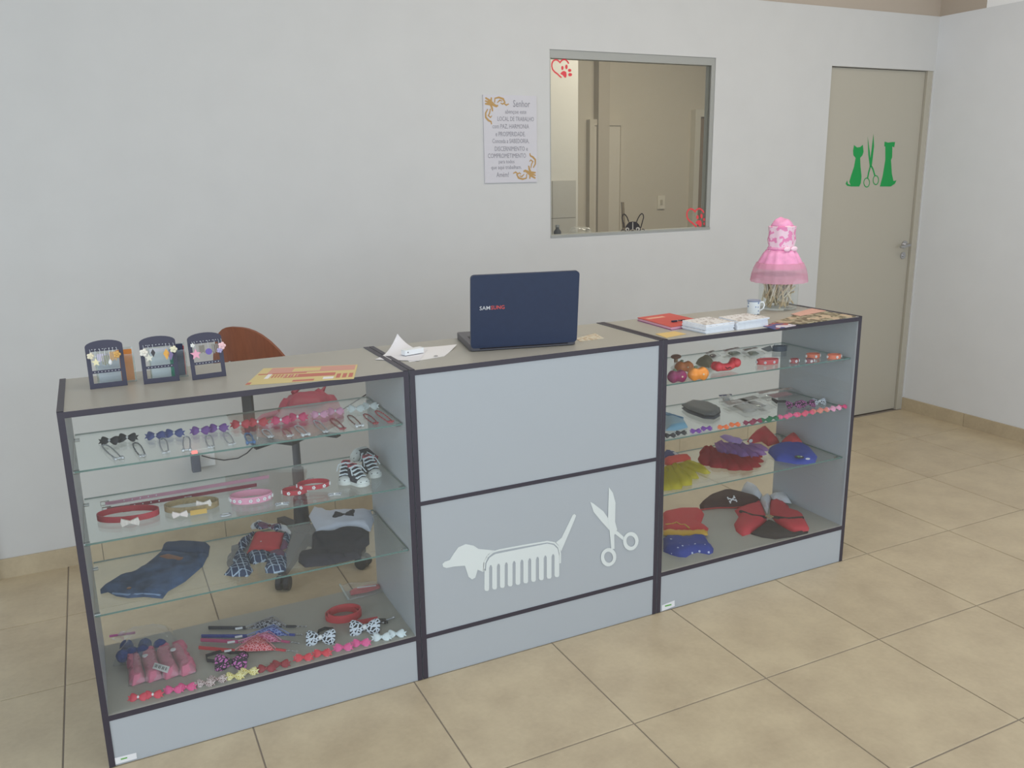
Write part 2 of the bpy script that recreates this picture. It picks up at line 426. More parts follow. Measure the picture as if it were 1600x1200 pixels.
# rear room seen through the interior window
struct(MB().box(6.9, 7.0, YB+T, YRB, 0, HC).build('wall_rear_side', REAR))
pw = Y(903, 250, 3.3).x
struct(MB().box(XL, pw, 3.3, 3.42, 0, HC).build('wall_rear_left', mat('rear_white', 'dcd9d0', .8)))
q0, q1 = Y(860, 281, 3.29), Y(899, 372, 3.29)
wt = struct(MB().box(q0.x-.25, q1.x, 3.284, 3.3, .2, q0.z-.008).build('trim_3', GROUT, label='pale grey wall tiles low in the rear room'))
for k in range(3):
    for j in range(4):
        MB().box(q1.x-.003-(k+1)*.2+.004, q1.x-.003-k*.2, 3.278, 3.29, q0.z-.008-(j+1)*.27+.004, q0.z-.008-j*.27).build('wall_tile', mat('rear_tile', 'c3c0b8', .3), wt)
a, b = Y(950, 100, 4.0), Y(960, 100, 4.0)
struct(MB().box(a.x+.05, b.x+.1, 4.22, YRB, 0, HC).build('trim_4', mat('rear_pilaster', 'bdb3a2', .8), label='narrow beige pilaster in the rear room'))
a, b = Y(918, 190, 4.28), Y(974, 190, 4.28)
dr = struct(MB().box(a.x+.05, b.x-.05, 4.25, YRB, 0, Y(940, 187, 4.28).z-.05).build('door_2', mat('rear_door', 'd0c8b8', .6), label='cream door in the rear room'))
MB().box(a.x, a.x+.05, 4.24, YRB, 0, Y(940, 187, 4.28).z-.05).box(b.x-.05, b.x, 4.24, YRB, 0, Y(940, 187, 4.28).z-.05).box(a.x, b.x, 4.24, YRB, Y(940, 187, 4.28).z-.05, Y(940, 187, 4.28).z).build('door_frame', REAR, dr)
a, b = Y(1082, 175, 4.28), Y(1104, 175, 4.28); zt = Y(1090, 172, 4.28).z
dr = struct(MB().box(a.x+.06, a.x+.8, 4.26, YRB, 0, zt-.06).build('door_3', mat('brown_door', '8d7b66', .6), label='brown door at the right of the rear room'))
MB().box(a.x, a.x+.06, 4.23, YRB, 0, zt-.06).box(a.x, a.x+.86, 4.23, YRB, zt-.06, zt).build('door_frame', mat('rear_frame', 'cfcabb', .6), dr)
p = Y(1032, 316, 4.3)
ou = thing('wall_outlet', 'cream light switch plate on the rear room wall', 'light switch', (p.x, YRB-.001, p.z))
MB().box(-.04, .04, -.012, 0, -.06, .06).build('plate', mat('cream_plastic', 'ddd6c4', .4), ou, local=True)
MB().box(-.012, .012, -.018, -.012, -.022, .022).build('rocker', mat('rocker', 'b9b09c', .4), ou, local=True)
p = Y(986, 340, 3.9)
br = thing('broom', 'broom handle leaning in the rear room behind the window', 'broom', (p.x, 3.9, 0))
MB().tube([(0, 0, .12), (-.01, .12, Y(986, 318, 3.7).z)], .014, 8).build('handle', mat('broom_wood', '85765f', .6), br, local=True, smooth=40)
MB().prism([(-.15, -.03, 0), (.15, -.03, 0), (.12, .03, 0), (-.12, .03, 0)], (0, 0, .13)).build('bristle_head', mat('bristles', '6d5a44', .9), br, local=True)

# window: aluminium frame, pane, decals
AL = mat('aluminium', 'a3a39e', .45, metal=.35)
YW = YB+.014
win = MB()
win.box(WX0, WX1, YB+.005, YB+.05, WZ1-.038, WZ1)
fr = struct(win.build('window_1', AL, label='fixed interior window with grey aluminium frame'))
for nm, bx in (('frame_side', (WX0, WX0+.007, YB+.004, YB+.05, WZ0+.012, WZ1-.038)), ('frame_side', (WX1-.024, WX1, YB+.004, YB+.05, WZ0+.012, WZ1-.038)), ('sill', (WX0, WX1, YB-.004, YB+.05, WZ0, WZ0+.012))):
    MB().box(*bx).build(nm, AL, fr)
pane = MB().box(WX0+.007, WX1-.024, YW, YW+.005, WZ0+.012, WZ1-.038).build('pane', WGL, fr)
RED = mat('red_decal', 'e0464e', .6); GREEN = mat('green_decal', '0f9548', .6); DBLK = mat('black_decal', '2b2628', .6); WDEC = mat('white_decal', 'dfe4e2', .5)
yd = YW-.0006
def dec(mb, px, y, t=.0006):      # filled decal shape on a plane y = const
    return mb.prism([Y(u, v, y) for u, v in px], (0, -t, 0))
def stroke(mb, px, wpx, y, t=.0006, closed=False):
    P = [Y(u, v, y) for u, v in px]; s = (Y(px[0][0]+1, px[0][1], y)-Y(px[0][0], px[0][1], y)).length*wpx/2
    k = len(P); L = []; R_ = []
    for i in range(k):
        a = P[(i-1) % k] if closed or i > 0 else P[i]; b = P[(i+1) % k] if closed or i < k-1 else P[i]
        d = (b-a).normalized(); n = Vector((-d.z, 0, d.x))*s; L.append(P[i]+n); R_.append(P[i]-n)
    D = Vector((0, -t, 0))
    vs_ = [q for l, r in zip(L, R_) for q in (l, r, r+D, l+D)]; fs = []
    for i in range(k if closed else k-1):
        a = 4*i; b = 4*((i+1) % k); fs += [(a+j, b+j, b+(j+1) % 4, a+(j+1) % 4) for j in range(4)]
    return mb.add(vs_, fs)
def heart_paw(dx, dy, s, lab):
    o0 = (850, 80)
    def q(pts): return [(o0[0]+dx+x/24*s, o0[1]+dy+y/24*s) for x, y in pts]
    m = MB()
    stroke(m, q([(930, 470), (890, 400), (820, 330), (760, 310), (690, 330), (630, 380), (600, 440), (570, 390), (510, 340), (430, 320), (350, 360), (300, 450), (290, 560), (320, 680), (400, 780), (500, 850), (580, 930), (660, 990)]), 2.0, yd)
    for cx, cy, rx, ry in ((690, 630, 45, 80), (840, 590, 45, 90), (960, 720, 65, 60), (980, 880, 75, 65)): dec(m, q(ell(cx, cy, rx, ry, 12)), yd)
    dec(m, q([(610, 830), (700, 750), (760, 740), (830, 780), (850, 900), (820, 1000), (760, 980), (700, 900), (640, 870)]), yd)
    m.build('heart_paw_decal', RED, fr, label=lab)
heart_paw(0, 0, 1, 'red heart and paw sticker in the upper left corner')
heart_paw(211, 233, 1, 'red heart and paw sticker in the lower right corner')
m = MB(); Q = lambda pts: zp(960, 320, 24, pts)
stroke(m, Q([(540, 640), (480, 480), (420, 390), (360, 345), (310, 390), (285, 480), (310, 600), (350, 720), (365, 860)]), 1.5, yd)
stroke(m, Q([(830, 640), (890, 500), (960, 380), (1030, 325), (1080, 370), (1095, 470), (1060, 600), (1020, 740), (990, 860)]), 1.5, yd)
dec(m, Q([(540, 650), (680, 625), (830, 640), (920, 740), (980, 860), (985, 960), (940, 985), (830, 960), (760, 930), (690, 925), (620, 930), (560, 970), (440, 1010), (390, 1015), (395, 930), (430, 800)]), yd)
stroke(m, Q([(240, 980), (290, 940), (350, 950)]), 1.0, yd); stroke(m, Q([(1030, 920), (1090, 910), (1125, 950)]), 1.0, yd)
bd = m.build('dog_decal', DBLK, fr, label='black sticker of a dog face peeking over the sill')
m = MB(); dec(m, Q(ell(480, 920, 75, 70, 14)), yd-.0006); dec(m, Q(ell(880, 905, 75, 70, 14)), yd-.0006); dec(m, Q([(675, 650), (700, 650), (705, 930), (670, 930)]), yd-.0006)
m.build('eye', mat('decal_grey', 'b3ada2', .6), bd)
m = MB(); dec(m, Q(ell(490, 930, 28, 40, 10)), yd-.0012); dec(m, Q(ell(870, 920, 28, 40, 10)), yd-.0012); dec(m, Q(ell(685, 975, 60, 28, 10)), yd-.0012)
m.build('pupil', DBLK, bd)
# things on the rear side of the sill
p = Y(871, 362, YB+.17)
bt = thing('bottle', 'small dark bottle standing behind the window sill', 'bottle', (p.x, YB+.17, 1.23))
struct(MB().box(2.0, 3.3, YB+T, YB+.42, 1.19, 1.23).build('trim_5', mat('rear_shelf', 'b8b1a2', .6), label='rear room shelf under the window'))
MB().lathe([(.018, 0), (.02, .01), (.02, .035), (.009, .05), (.009, .058)], (0, 0, 0), 14).build('body', BLACK, bt, local=True, smooth=40)
MB().lathe([(.011, .058), (.011, .07)], (0, 0, 0), 12).build('cap', mat('grey_cap', '8d8d8d', .4), bt, local=True)
p = Y(905, 362, YB+.2)
cr = MB()
cr.cloth([(p.x-.06, YB+.15), (p.x+.06, YB+.14), (p.x+.08, YB+.24), (p.x-.05, YB+.25)], 1.23, .03, .015, 3, 10)
tag(cr.build('plastic_bag', BAG, smooth=60), 'crumpled clear plastic bag behind the window sill', 'bag')

# door
YDR = YB+.022
LX1 = 4.792
d1 = struct(MB().box(DX0+.004, LX1, YDR, YDR+.035, .008, DZ1-.004).build('door_1', DOOR, label='grey beige flush door with green stickers'))
MB().box(LX1+.003, DX1, YB+.006, YB+.06, 0, DZ1).box(DX0, DX0+.004, YDR, YB+.06, 0, DZ1).build('door_frame', DOOR, d1)
hx, hz = 4.745, Y(1414, 382, YDR).z
MB().lathe([(.022, 0), (.022, .008), (.012, .012), (.012, .045)], (0, 0, 0), 16).build('t', METAL, d1)
bpy.data.objects.remove(bpy.data.objects['t'])
hd = MB()
def ycyl(mb, x, z, y0, y1, r, n=16):
    return mb.tube([(x, y0, z), (x, y1, z)], r, n)
ycyl(hd, hx, hz, YDR, YDR-.008, .024); ycyl(hd, hx, hz, YDR-.008, YDR-.045, .009); hd.tube([(hx, YDR-.045, hz), (hx-.05, YDR-.05, hz-.004), (hx-.085, YDR-.048, hz-.008)], .009, 10)
hd.build('door_handle', METAL, d1, smooth=40)
lk = MB(); ycyl(lk, hx-.004, hz-.068, YDR, YDR-.006, .022); ycyl(lk, hx-.004, hz-.068, YDR-.006, YDR-.012, .008)
lk.build('lock_cylinder', METAL, d1, smooth=40)
G = lambda pts: zp(1260, 80, 4.706, pts)
m = MB(); dec(m, G([(350, 690), (372, 708), (395, 705), (415, 688), (420, 740), (412, 765), (395, 785), (398, 850), (405, 920), (400, 970), (388, 995), (330, 995), (300, 990), (288, 975), (300, 950), (305, 975), (325, 985), (315, 960), (330, 910), (350, 850), (362, 785), (345, 765), (343, 730)]), YDR)
m.build('cat_decal', GREEN, d1, label='green sticker of a sitting cat')
m = MB(); dec(m, G([(575, 665), (600, 672), (630, 668), (652, 668), (645, 708), (632, 700), (630, 780), (622, 800), (628, 900), (640, 955), (662, 950), (650, 975), (620, 995), (540, 995), (560, 920), (580, 800), (580, 700), (572, 700)]), YDR)
m.build('dog_decal', GREEN, d1, label='green sticker of a sitting dog')
m = MB(); dec(m, G([(450, 630), (466, 740), (474, 840), (464, 835), (455, 760)]), YDR); dec(m, G([(493, 610), (497, 700), (482, 835), (464, 850), (470, 790), (480, 720)]), YDR-.0006)
stroke(m, G([(474, 835), (458, 890), (450, 932)]), 2.0, YDR); stroke(m, G([(474, 838), (490, 870), (503, 915)]), 2.0, YDR)
stroke(m, G(ell(443, 966, 21, 33, 18)), 1.1, YDR, closed=True); stroke(m, G(ell(510, 948, 20, 33, 18)), 1.1, YDR, closed=True)
m.build('scissors_decal', GREEN, d1, label='green sticker of open scissors')

# ================================================================== COUNTER UNITS
D, H, PT = .40, 1.015, .016
SZ = (.85, .65, .445); BZ = .157
def edge_front(x0, x1, z0, z1, parent, y=0): MB().box(x0, x1, y-.0012, y, z0, z1).build('edge_band', EDGE, parent)
def unit(x0, x1, label, showcase):
    r = thing('display_counter' if showcase else 'reception_counter', label, 'counter', ((x0+x1)/2, D/2, 0))
    for a, b in ((x0, x0+PT), (x1-PT, x1)):
        p = MB().box(a, b, 0, D, 0, H-.001).build('side_panel', LAM, r)
        MB().box(a, b, -.0012, 0, 0, H).box(a, b, -.0012, D, H-.001, H+.0004).build('edge_band', EDGE, p)
    i0, i1 = x0+PT, x1-PT
    p = MB().box(i0, i1, 0, D, H-.018, H-.002).build('top_board', LAMTOP, r); edge_front(i0, i1, H-.018, H-.002, p)
    if showcase:
        p = MB().box(i0, i1, 0, D, BZ-.016, BZ).build('bottom_board', LAMTOP, r); edge_front(i0, i1, BZ-.016, BZ, p)
        MB().box(i0, i1, .001, .015, 0, BZ-.016).build('kick_panel', LAM, r)
        for z in SZ:
            mb = MB(); mb.box(i0+.003, i1-.003, .022, D-.012, z-.005, z, 0)
            mb.mi = [0, 0, 1, 1, 1, 1]
            s = mb.build('glass_shelf', [GLS, GEDGE], r)
            for px in (i0+.0035, i1-.0035):
                sg = 1 if px < (x0+x1)/2 else -1
                for py in (.05, D-.04):
                    MB().tube([(px-sg*.004, py, z-.011), (px+sg*.011, py, z-.011)], .006, 10).build('shelf_pin', METAL, r, smooth=40)
        MB().box(i0+.001, i1-.001, .004, .008, BZ+.001, H-.019).build('front_glass', PANE, r)
    else:
        for nm, z0, z1 in (('kick_panel', 0, .139), ('lower_panel', .153, .588), ('upper_panel', .601, H-.018)):
            MB().box(i0, i1, .001, .016, z0, z1).build(nm, LAM, r)
        for z0, z1 in ((.139, .153), (.588, .601)):
            MB().box(i0, i1, -.001, .3, z0, z1).build('divider_strip', EDGE, r)
    return r
X1, X2, X3 = (0, .914), (.917, 1.817), (1.820, 2.742)
uL = unit(*X1, 'glass fronted display counter on the left with collars and dog clothes inside', True)
uM = unit(*X2, 'solid middle counter with dachshund comb emblem and laptop on top', False)
uR = unit(*X3, 'glass fronted display counter on the right beside the door', True)
# base stickers
for u, pts, nm in ((uL, [(175, 1196), (173, 1186), (213, 1176), (214, 1185)], 0), (uR, [(1034, 955), (1034, 946), (1054, 938), (1054, 947)], 1)):
    m = MB(); dec(m, pts, 0); s = m.build('maker_label', PAPER, u, label='small white maker label with green print')
    cx = sum(p[0] for p in pts)/4; cy = sum(p[1] for p in pts)/4
    m = MB(); dec(m, [(cx-5, cy+1.6), (cx-5, cy-.4), (cx+5, cy-3), (cx+5, cy-1)], -.0006); m.build('print', mat('label_green', '6fae5a', .6), s)
# emblem on the middle unit
C_ = lambda pts: zp(660, 720, 4, pts)
m = MB()
dec(m, C_([(125, 645), (140, 630), (170, 620), (195, 580), (225, 540), (270, 520), (320, 530), (350, 550), (450, 560), (410, 585), (386, 630), (380, 695), (345, 680), (330, 730), (310, 741), (288, 725), (265, 655), (200, 660), (150, 670), (130, 663)]), 0)
stroke(m, C_([(384, 690), (387, 640), (405, 600), (440, 570), (480, 558), (630, 530), (780, 505), (825, 513), (852, 540), (861, 580), (861, 640)]), 2.6, 0)
body = [(396, 690), (399, 640), (420, 605), (455, 582), (780, 517), (820, 525), (845, 550), (853, 585)]
low = []
for k in range(10):           # teeth right to left
    x = 840-k*48.7; yb_ = 727+k*9.6; yt = 592+k*8.6
    low += [(x+15, yt), (x+15, yb_-12), (x+10, yb_-2), (x, yb_), (x-10, yb_-2), (x-15, yb_-12), (x-15, yt+3)]
    if k < 9: low += [(x-21, yt-10), (x-28, yt-7)]
dec(m, C_(body+low), 0)
dec(m, C_([(835, 510), (870, 480), (938, 340), (950, 332), (960, 342), (950, 370), (882, 530), (866, 566), (852, 530)]), 0)
m.build('dachshund_comb_decal', WDEC, uM, label='white emblem of a dachshund shaped like a comb')
m = MB()
dec(m, C_([(1048, 255), (1070, 268), (1130, 315), (1165, 365), (1185, 420), (1225, 445), (1270, 487), (1262, 502), (1210, 462), (1165, 430), (1115, 375), (1070, 320)]), 0)
dec(m, C_([(1165, 165), (1190, 200), (1206, 260), (1204, 380), (1217, 430), (1198, 465), (1200, 550), (1180, 552), (1170, 440), (1160, 360), (1162, 260)]), -.0006)
stroke(m, C_(ell(1302, 502, 38, 46, 22)), 5.0, -.0012, closed=True); stroke(m, C_(ell(1163, 602, 38, 46, 22)), 5.0, -.0012, closed=True)
m.build('scissors_decal', WDEC, uM, label='white emblem of open scissors')

# ================================================================== PLAQUE ON THE WALL
PX0, PX1, PZ0, PZ1 = 1.838, 2.117, 1.522, 1.92
pl = thing('prayer_plaque', 'white wall plaque with grey blessing text and gold corner scrolls', 'plaque', ((PX0+PX1)/2, YB, PZ0))
MB().box(PX0, PX1, YB-.006, YB, PZ0, PZ1).build('board', mat('plaque_white', 'cac7cc', .5), pl)
def pq(x, y): return (PX0+(x-110)/625*(PX1-PX0), PZ1-(y-60)/1030*(PZ1-PZ0))
TXT = mat('plaque_text', '8a8890', .6)
for t_, x0, x1, yb_, h_ in (('Senhor', 455, 655, 195, 80), ('abençoe este', 360, 610, 285, 60), ('LOCAL DE TRABALHO', 270, 700, 360, 52), ('com PAZ, HARMONIA', 210, 640, 455, 60), ('e PROSPERIDADE.', 245, 595, 538, 54), ('Conceda a SABEDORIA,', 205, 640, 627, 60), ('DISCERNIMENTO e', 232, 622, 712, 54), ('COMPROMETIMENTO', 150, 600, 795, 54), ('para todos', 275, 460, 872, 58), ('que aqui trabalham.', 185, 545, 942, 60), ('Amém!', 245, 390, 1022, 60)):
    a = pq(x0, yb_); b = pq(x1, yb_-h_)
    text_mesh(t_, b[0]-a[0], b[1]-a[1], (a[0], YB-.0066, a[1]), (1, 0, 0), (0, 0, 1), TXT, 'lettering', pl, 0)
GOLD = mat('gold_print', 'b58f55', .5)
def pstroke(mb, pts, wd):
    P = [Vector((pq(x, y)[0], YB-.0063-.00006*len(mb.v)/10, pq(x, y)[1])) for x, y in pts]; k = len(P); vs_ = []; fs = []
    for i in range(k):
        d = (P[min(i+1, k-1)]-P[max(i-1, 0)]).normalized(); n = Vector((-d.z, 0, d.x))*(wd*(1-.45*abs(2*i/(k-1)-1)))
        vs_ += [P[i]+n, P[i]-n]
    return mb.add(vs_, [(2*i, 2*i+1, 2*i+3, 2*i+2) for i in range(k-1)])
for flip, lab in ((False, 'gold scroll in the upper left corner'), (True, 'gold scroll in the lower right corner')):
    m = MB(); S = (lambda pts: [(835-x+12, 1140-y) for x, y in pts]) if flip else (lambda pts: pts)
    pstroke(m, S([(135, 95), (190, 130), (230, 175), (260, 190), (280, 180)]), .007)
    pstroke(m, S([(205, 90), (200, 130), (195, 170), (210, 215), (215, 250)]), .006)
    pstroke(m, S([(130, 165), (175, 165), (215, 180)]), .006); pstroke(m, S([(130, 130), (170, 145), (200, 165)]), .005)
    pstroke(m, S([(240, 150), (245, 100), (290, 88), (340, 105), (360, 145), (330, 165), (310, 150)]), .005)
    pstroke(m, S([(340, 150), (375, 175), (405, 160)]), .004); pstroke(m, S([(270, 150), (300, 120), (330, 130)]), .0035)
    pstroke(m, S([(160, 225), (135, 270), (135, 320), (165, 355), (195, 370), (200, 400)]), .005)
    pstroke(m, S([(190, 220), (180, 270), (165, 300), (190, 320), (205, 300)]), .004)
    m.build('corner_scroll', GOLD, pl, label=lab)

# ================================================================== CHAIR, BAGS AND PLUG BEHIND THE COUNTER
ch = thing('office_chair', 'swivel chair with curved brown plywood backrest behind the left counter', 'chair', (.785, 1.08, 0), (0, 0, rad(42)))
# local: chair faces +x
bk = MB(); n1, n2 = 14, 8; vs_ = []; W = .19
for i in range(n1+1):
    a = -1+2*i/n1
    for j in range(n2+1):
        t = j/n2; top = .225*(1-.55*abs(a)**2.6); z = .815+top*t
        vs_.append(Vector((-.255+.06*a*a-.03*t, a*W*(1-.12*t*t), z)))
k = len(vs_); fs = [(i*(n2+1)+j, (i+1)*(n2+1)+j, (i+1)*(n2+1)+j+1, i*(n2+1)+j+1) for i in range(n1) for j in range(n2)]
vs2 = [p+Vector((-.012, 0, 0)) for p in vs_]
border = [j for j in range(n2)]+[i*(n2+1)+n2 for i in range(n1)]+[n1*(n2+1)+j for j in range(n2, 0, -1)]+[i*(n2+1) for i in range(n1, 0, -1)]
fs2 = fs+[[q+k for q in f[::-1]] for f in fs]+[(border[i], border[(i+1) % len(border)], border[(i+1) % len(border)]+k, border[i]+k) for i in range(len(border))]
bo = bk.add(vs_+vs2, fs2).build('backrest', WOOD, ch, local=True, smooth=50)
for yy in (-.05, .05): MB().ball((-.284, yy, .90), (.006, .009, .009), 10, 6).build('bolt', METAL, bo, local=True, smooth=60)
MB().box(-.275, -.262, -.022, .022, .60, .86).tube([(-.268, 0, .61), (-.24, 0, .57), (-.1, 0, .56)], .016, 8).build('back_stem', BLACK, ch, local=True)
st_ = MB(); st_.rbox(-.18, .17, -.17, .17, .584, .598, .09, n=6); st_.build('seat', WOOD, ch, local=True, smooth=30)
MB().box(-.13, .12, -.08, .08, .545, .579).box(.0, .03, -.2, -.08, .55, .562).build('mechanism', BLACK, ch, local=True)
gl = MB().lathe([(.024, .27), (.024, .40), (.016, .402), (.016, .546)], (0, 0, 0), 16).build('gas_lift', mat('dark_grey_metal', '5a5b63', .4), ch, local=True, smooth=40)
MB().lathe([(.032, .06), (.036, .12), (.028, .27)], (0, 0, 0), 16).build('hub', BLACK, ch, local=True, smooth=40)
for k in range(5):
    a = rad(72*k+55); M = Matrix.Rotation(a, 4, 'Z')
    arm = MB().add([M @ Vector(p) for p in ((.02, -.03, .13), (.02, .03, .13), (.02, .03, .07), (.02, -.03, .07), (.29, -.018, .085), (.29, .018, .085), (.29, .018, .062), (.29, -.018, .062))], [(0, 1, 2, 3), (7, 6, 5, 4), (0, 4, 5, 1), (1, 5, 6, 2), (2, 6, 7, 3), (3, 7, 4, 0)]).build('base_arm', BLACK, ch, local=True)
    c = M @ Vector((.285, 0, .027)); ax = M @ Vector((0, 1, 0))
    MB().tube([c-ax*.026, c-ax*.006], .027, 14).tube([c+ax*.006, c+ax*.026], .027, 14).tube([c, c+Vector((0, 0, .04))], .007, 8).build('caster', BLACK, arm, local=True, smooth=40)
# red handbag on the seat
hb = thing('handbag', 'red and pink handbag lying on the chair seat', 'bag', (.85, 1.09, .5985), (0, 0, rad(10)))
REDB = mat('red_leather', 'a63d52', .45, var=.1, scale=20); PINKB = mat('pink_leather', 'c27490', .5)
mb = MB(); mb.cloth(ell(0, 0, .15, .085, 24), 0, .075, .035, 2, 18, .07, 22); mb.build('body', REDB, hb, local=True, smooth=60)
mb = MB(); mb.cloth([(-.11, -.06), (.02, -.085), (.1, -.02), (.03, .05), (-.08, .04)], .078, .035, .008, 4, 12, .05, 15); mb.build('flap', REDB, hb, local=True, smooth=60)
MB().tube([(-.13, 0, .05), (-.19, .0, .045), (-.23, -.03, .035), (-.2, -.07, .02), (-.13, -.05, .03)], .012, 8).build('strap', PINKB, hb, local=True, smooth=60)
MB().tube([(.06, .0, .10), (.1, .02, .135), (.0, .03, .15), (-.06, .0, .12)], .011, 8).build('handle', REDB, hb, local=True, smooth=60)
# black bag on the floor behind the middle counter
bb = thing('duffel_bag', 'black duffel bag on the floor behind the counters', 'bag', (1.38, 1.16, 0), (0, 0, rad(60)))
mb = MB(); mb.cloth(ell(0, 0, .25, .16, 30), 0, .24, .02, 5, 18, .14, 9); mb.build('body', BLK, bb, local=True, smooth=60)
MB().tube([(-.12, -.05, .24), (-.1, -.05, .31), (.05, -.05, .33), (.1, -.05, .24)], .009, 8).build('strap', BLACK, bb, local=True, smooth=60)
MB().ball((-.11, -.07, .26), (.012, .006, .018), 8, 6).build('zip_pull', mat('dark_red_tab', '7a2b33', .6), bb, local=True)
# socket with adapter and cord
p = Y(307, 716, YB)
so = thing('wall_socket', 'white wall socket plate low behind the left counter', 'socket', (p.x, YB, p.z))
MB().box(-.025, .075, -.008, 0, -.04, .04).build('plate', WHITE, so, local=True); MB().box(.03, .055, -.011, -.008, -.012, .012).build('outlet_face', PAPER, so, local=True)
ad = thing('power_adapter', 'dark grey plug in adapter with red glowing light', 'adapter', (p.x-.008, YB-.008, p.z))
MB().rbox(-.018, .018, -.05, 0, -.045, .03, .006).build('body', mat('adapter_grey', '5c6070', .5), ad, local=True)
rl = bpy.data.materials.new('red_indicator'); rl.use_nodes = True; rb_ = rl.node_tree.nodes['Principled BSDF']; rb_.inputs['Base Color'].default_value = (*lin('ff6a66'), 1); rb_.inputs['Emission Color'].default_value = (1, .18, .15, 1); rb_.inputs['Emission Strength'].default_value = 1.2
MB().rbox(-.012, .012, -.04, -.01, .03, .042, .005).build('indicator_light', rl, ad, local=True)
pts = [Y(u, v, YB-.03) for u, v in ((315, 712), (330, 716), (350, 719), (372, 716), (386, 708), (397, 697), (405, 684))]
tag(MB().tube(pts+[(pts[-1].x+.1, YB-.06, .50), (.98, YB-.2, .54), (1.2, .9, .8), (1.3, .46, .95)], .0028, 6).build('charger_cable', BLACK, smooth=60), 'thin black power cord running from the adapter towards the laptop', 'cable')

# ================================================================== TOP OF THE COUNTERS
TZ = H-.0018
# --- earring stands
STAND = mat('stand_grey', '3d3b4d', .5)
def stand(x, y, a, label):
    r = thing('earring_stand', label, 'stand', (x, y, TZ), (rad(-9), 0, rad(a)), 'earring stands on the left counter')
    w_, h_, t = .094, .131, .0028; mb = MB()
    def bx(x0, x1, z0, z1): mb.box(x0, x1, -t/2, t/2, z0, z1)
    bx(-w_/2, -w_/2+.011, 0, h_-.016); bx(w_/2-.011, w_/2, 0, h_-.016); bx(-w_/2+.011, w_/2-.011, 0, .014); bx(-w_/2+.011, w_/2-.011, .041, .049)
    arch = [(-w_/2+.011, h_-.030), (w_/2-.011, h_-.030), (w_/2-.011, h_-.016), (w_/2, h_-.016)]+[(w_/2*math.cos(rad(q)), h_-.016+.016*math.sin(rad(q))) for q in range(15, 180, 15)]+[(-w_/2, h_-.016), (-w_/2+.011, h_-.016)]
    mb.prism([(p, -t/2, q) for p, q in arch], (0, t, 0))
    mb.build('frame', STAND, r, local=True)
    m = MB()
    for k in range(8):
        for zz in (h_-.024, .045): m.tube([(-.03+k*.0086, -t/2-.0004, zz), (-.03+k*.0086, -t/2, zz)], .0011, 6)
    m.build('hole_row', WHITE, r, local=True)['kind'] = 'stuff'
    MB().box(-.043, -.038, t/2, .04, 0, .003).box(.038, .043, t/2, .04, 0, .003).box(-.043, .043, .037, .04, 0, .003).build('prop', STAND, r, local=True)
    return r
stands = [stand(.125, .226, 1, 'dark earring stand furthest left, gold and white charms'), stand(.26, .212, -1, 'dark earring stand in the middle of three, coloured cards behind'), stand(.386, .20, 6, 'dark earring stand nearest the wooden chair, pink star charm')]
def charm(st, lx, lz, col, shape, label, drop=.022, s=.008):
    M = Matrix.Translation(st.location) @ st.rotation_euler.to_matrix().to_4x4()
    p = M @ Vector((lx, -.004, lz)); o = thing('earring', label, 'earring', p, tuple(st.rotation_euler), 'earrings on the stands')
    MB().tube([(0, .003, .001), (0, -.002, .002), (.001, -.003, -.003), (0, -.003, -drop+s)], .0006, 5).build('hook', SILVER, o, local=True)
    c = mat('charm_'+col, col, .4); m = MB(); z = -drop
    if shape == 'star':
        P = [((s if i % 2 == 0 else s*.45)*math.sin(PI*i/5), (s if i % 2 == 0 else s*.45)*math.cos(PI*i/5)) for i in range(10)]
        m.prism([(x, -.003, z+q) for x, q in P], (0, -.002, 0))
    elif shape == 'disc': m.tube([(0, -.002, z), (0, -.005, z)], s, 16)
    elif shape == 'drop': m.lathe([(.0005, s), (s*.5, s*.2), (s*.62, -s*.4), (s*.3, -s)], (0, -.005, z), 10)
    elif shape == 'fringe':
        for i in range(4): m.tube([(-s*.6+i*s*.4, -.004, z+s), (-s*.6+i*s*.4, -.004, z-s*(1+.25*(i % 2)))], .0019, 5)
    elif shape == 'flower':
        for i in range(5): m.ball((s*.6*math.cos(i*1.257), -.005, z+s*.6*math.sin(i*1.257)), (s*.45, .002, s*.45), 8, 4)
        m.ball((0, -.006, z), s*.35, 8, 4)
    elif shape == 'leaf': m.prism([(0, -.003, z+s), (s*.6, -.003, z), (0, -.003, z-s*1.3), (-s*.6, -.003, z)], (0, -.002, 0))
    m.build('charm', c, o, local=True, smooth=40)
hz_ = .106
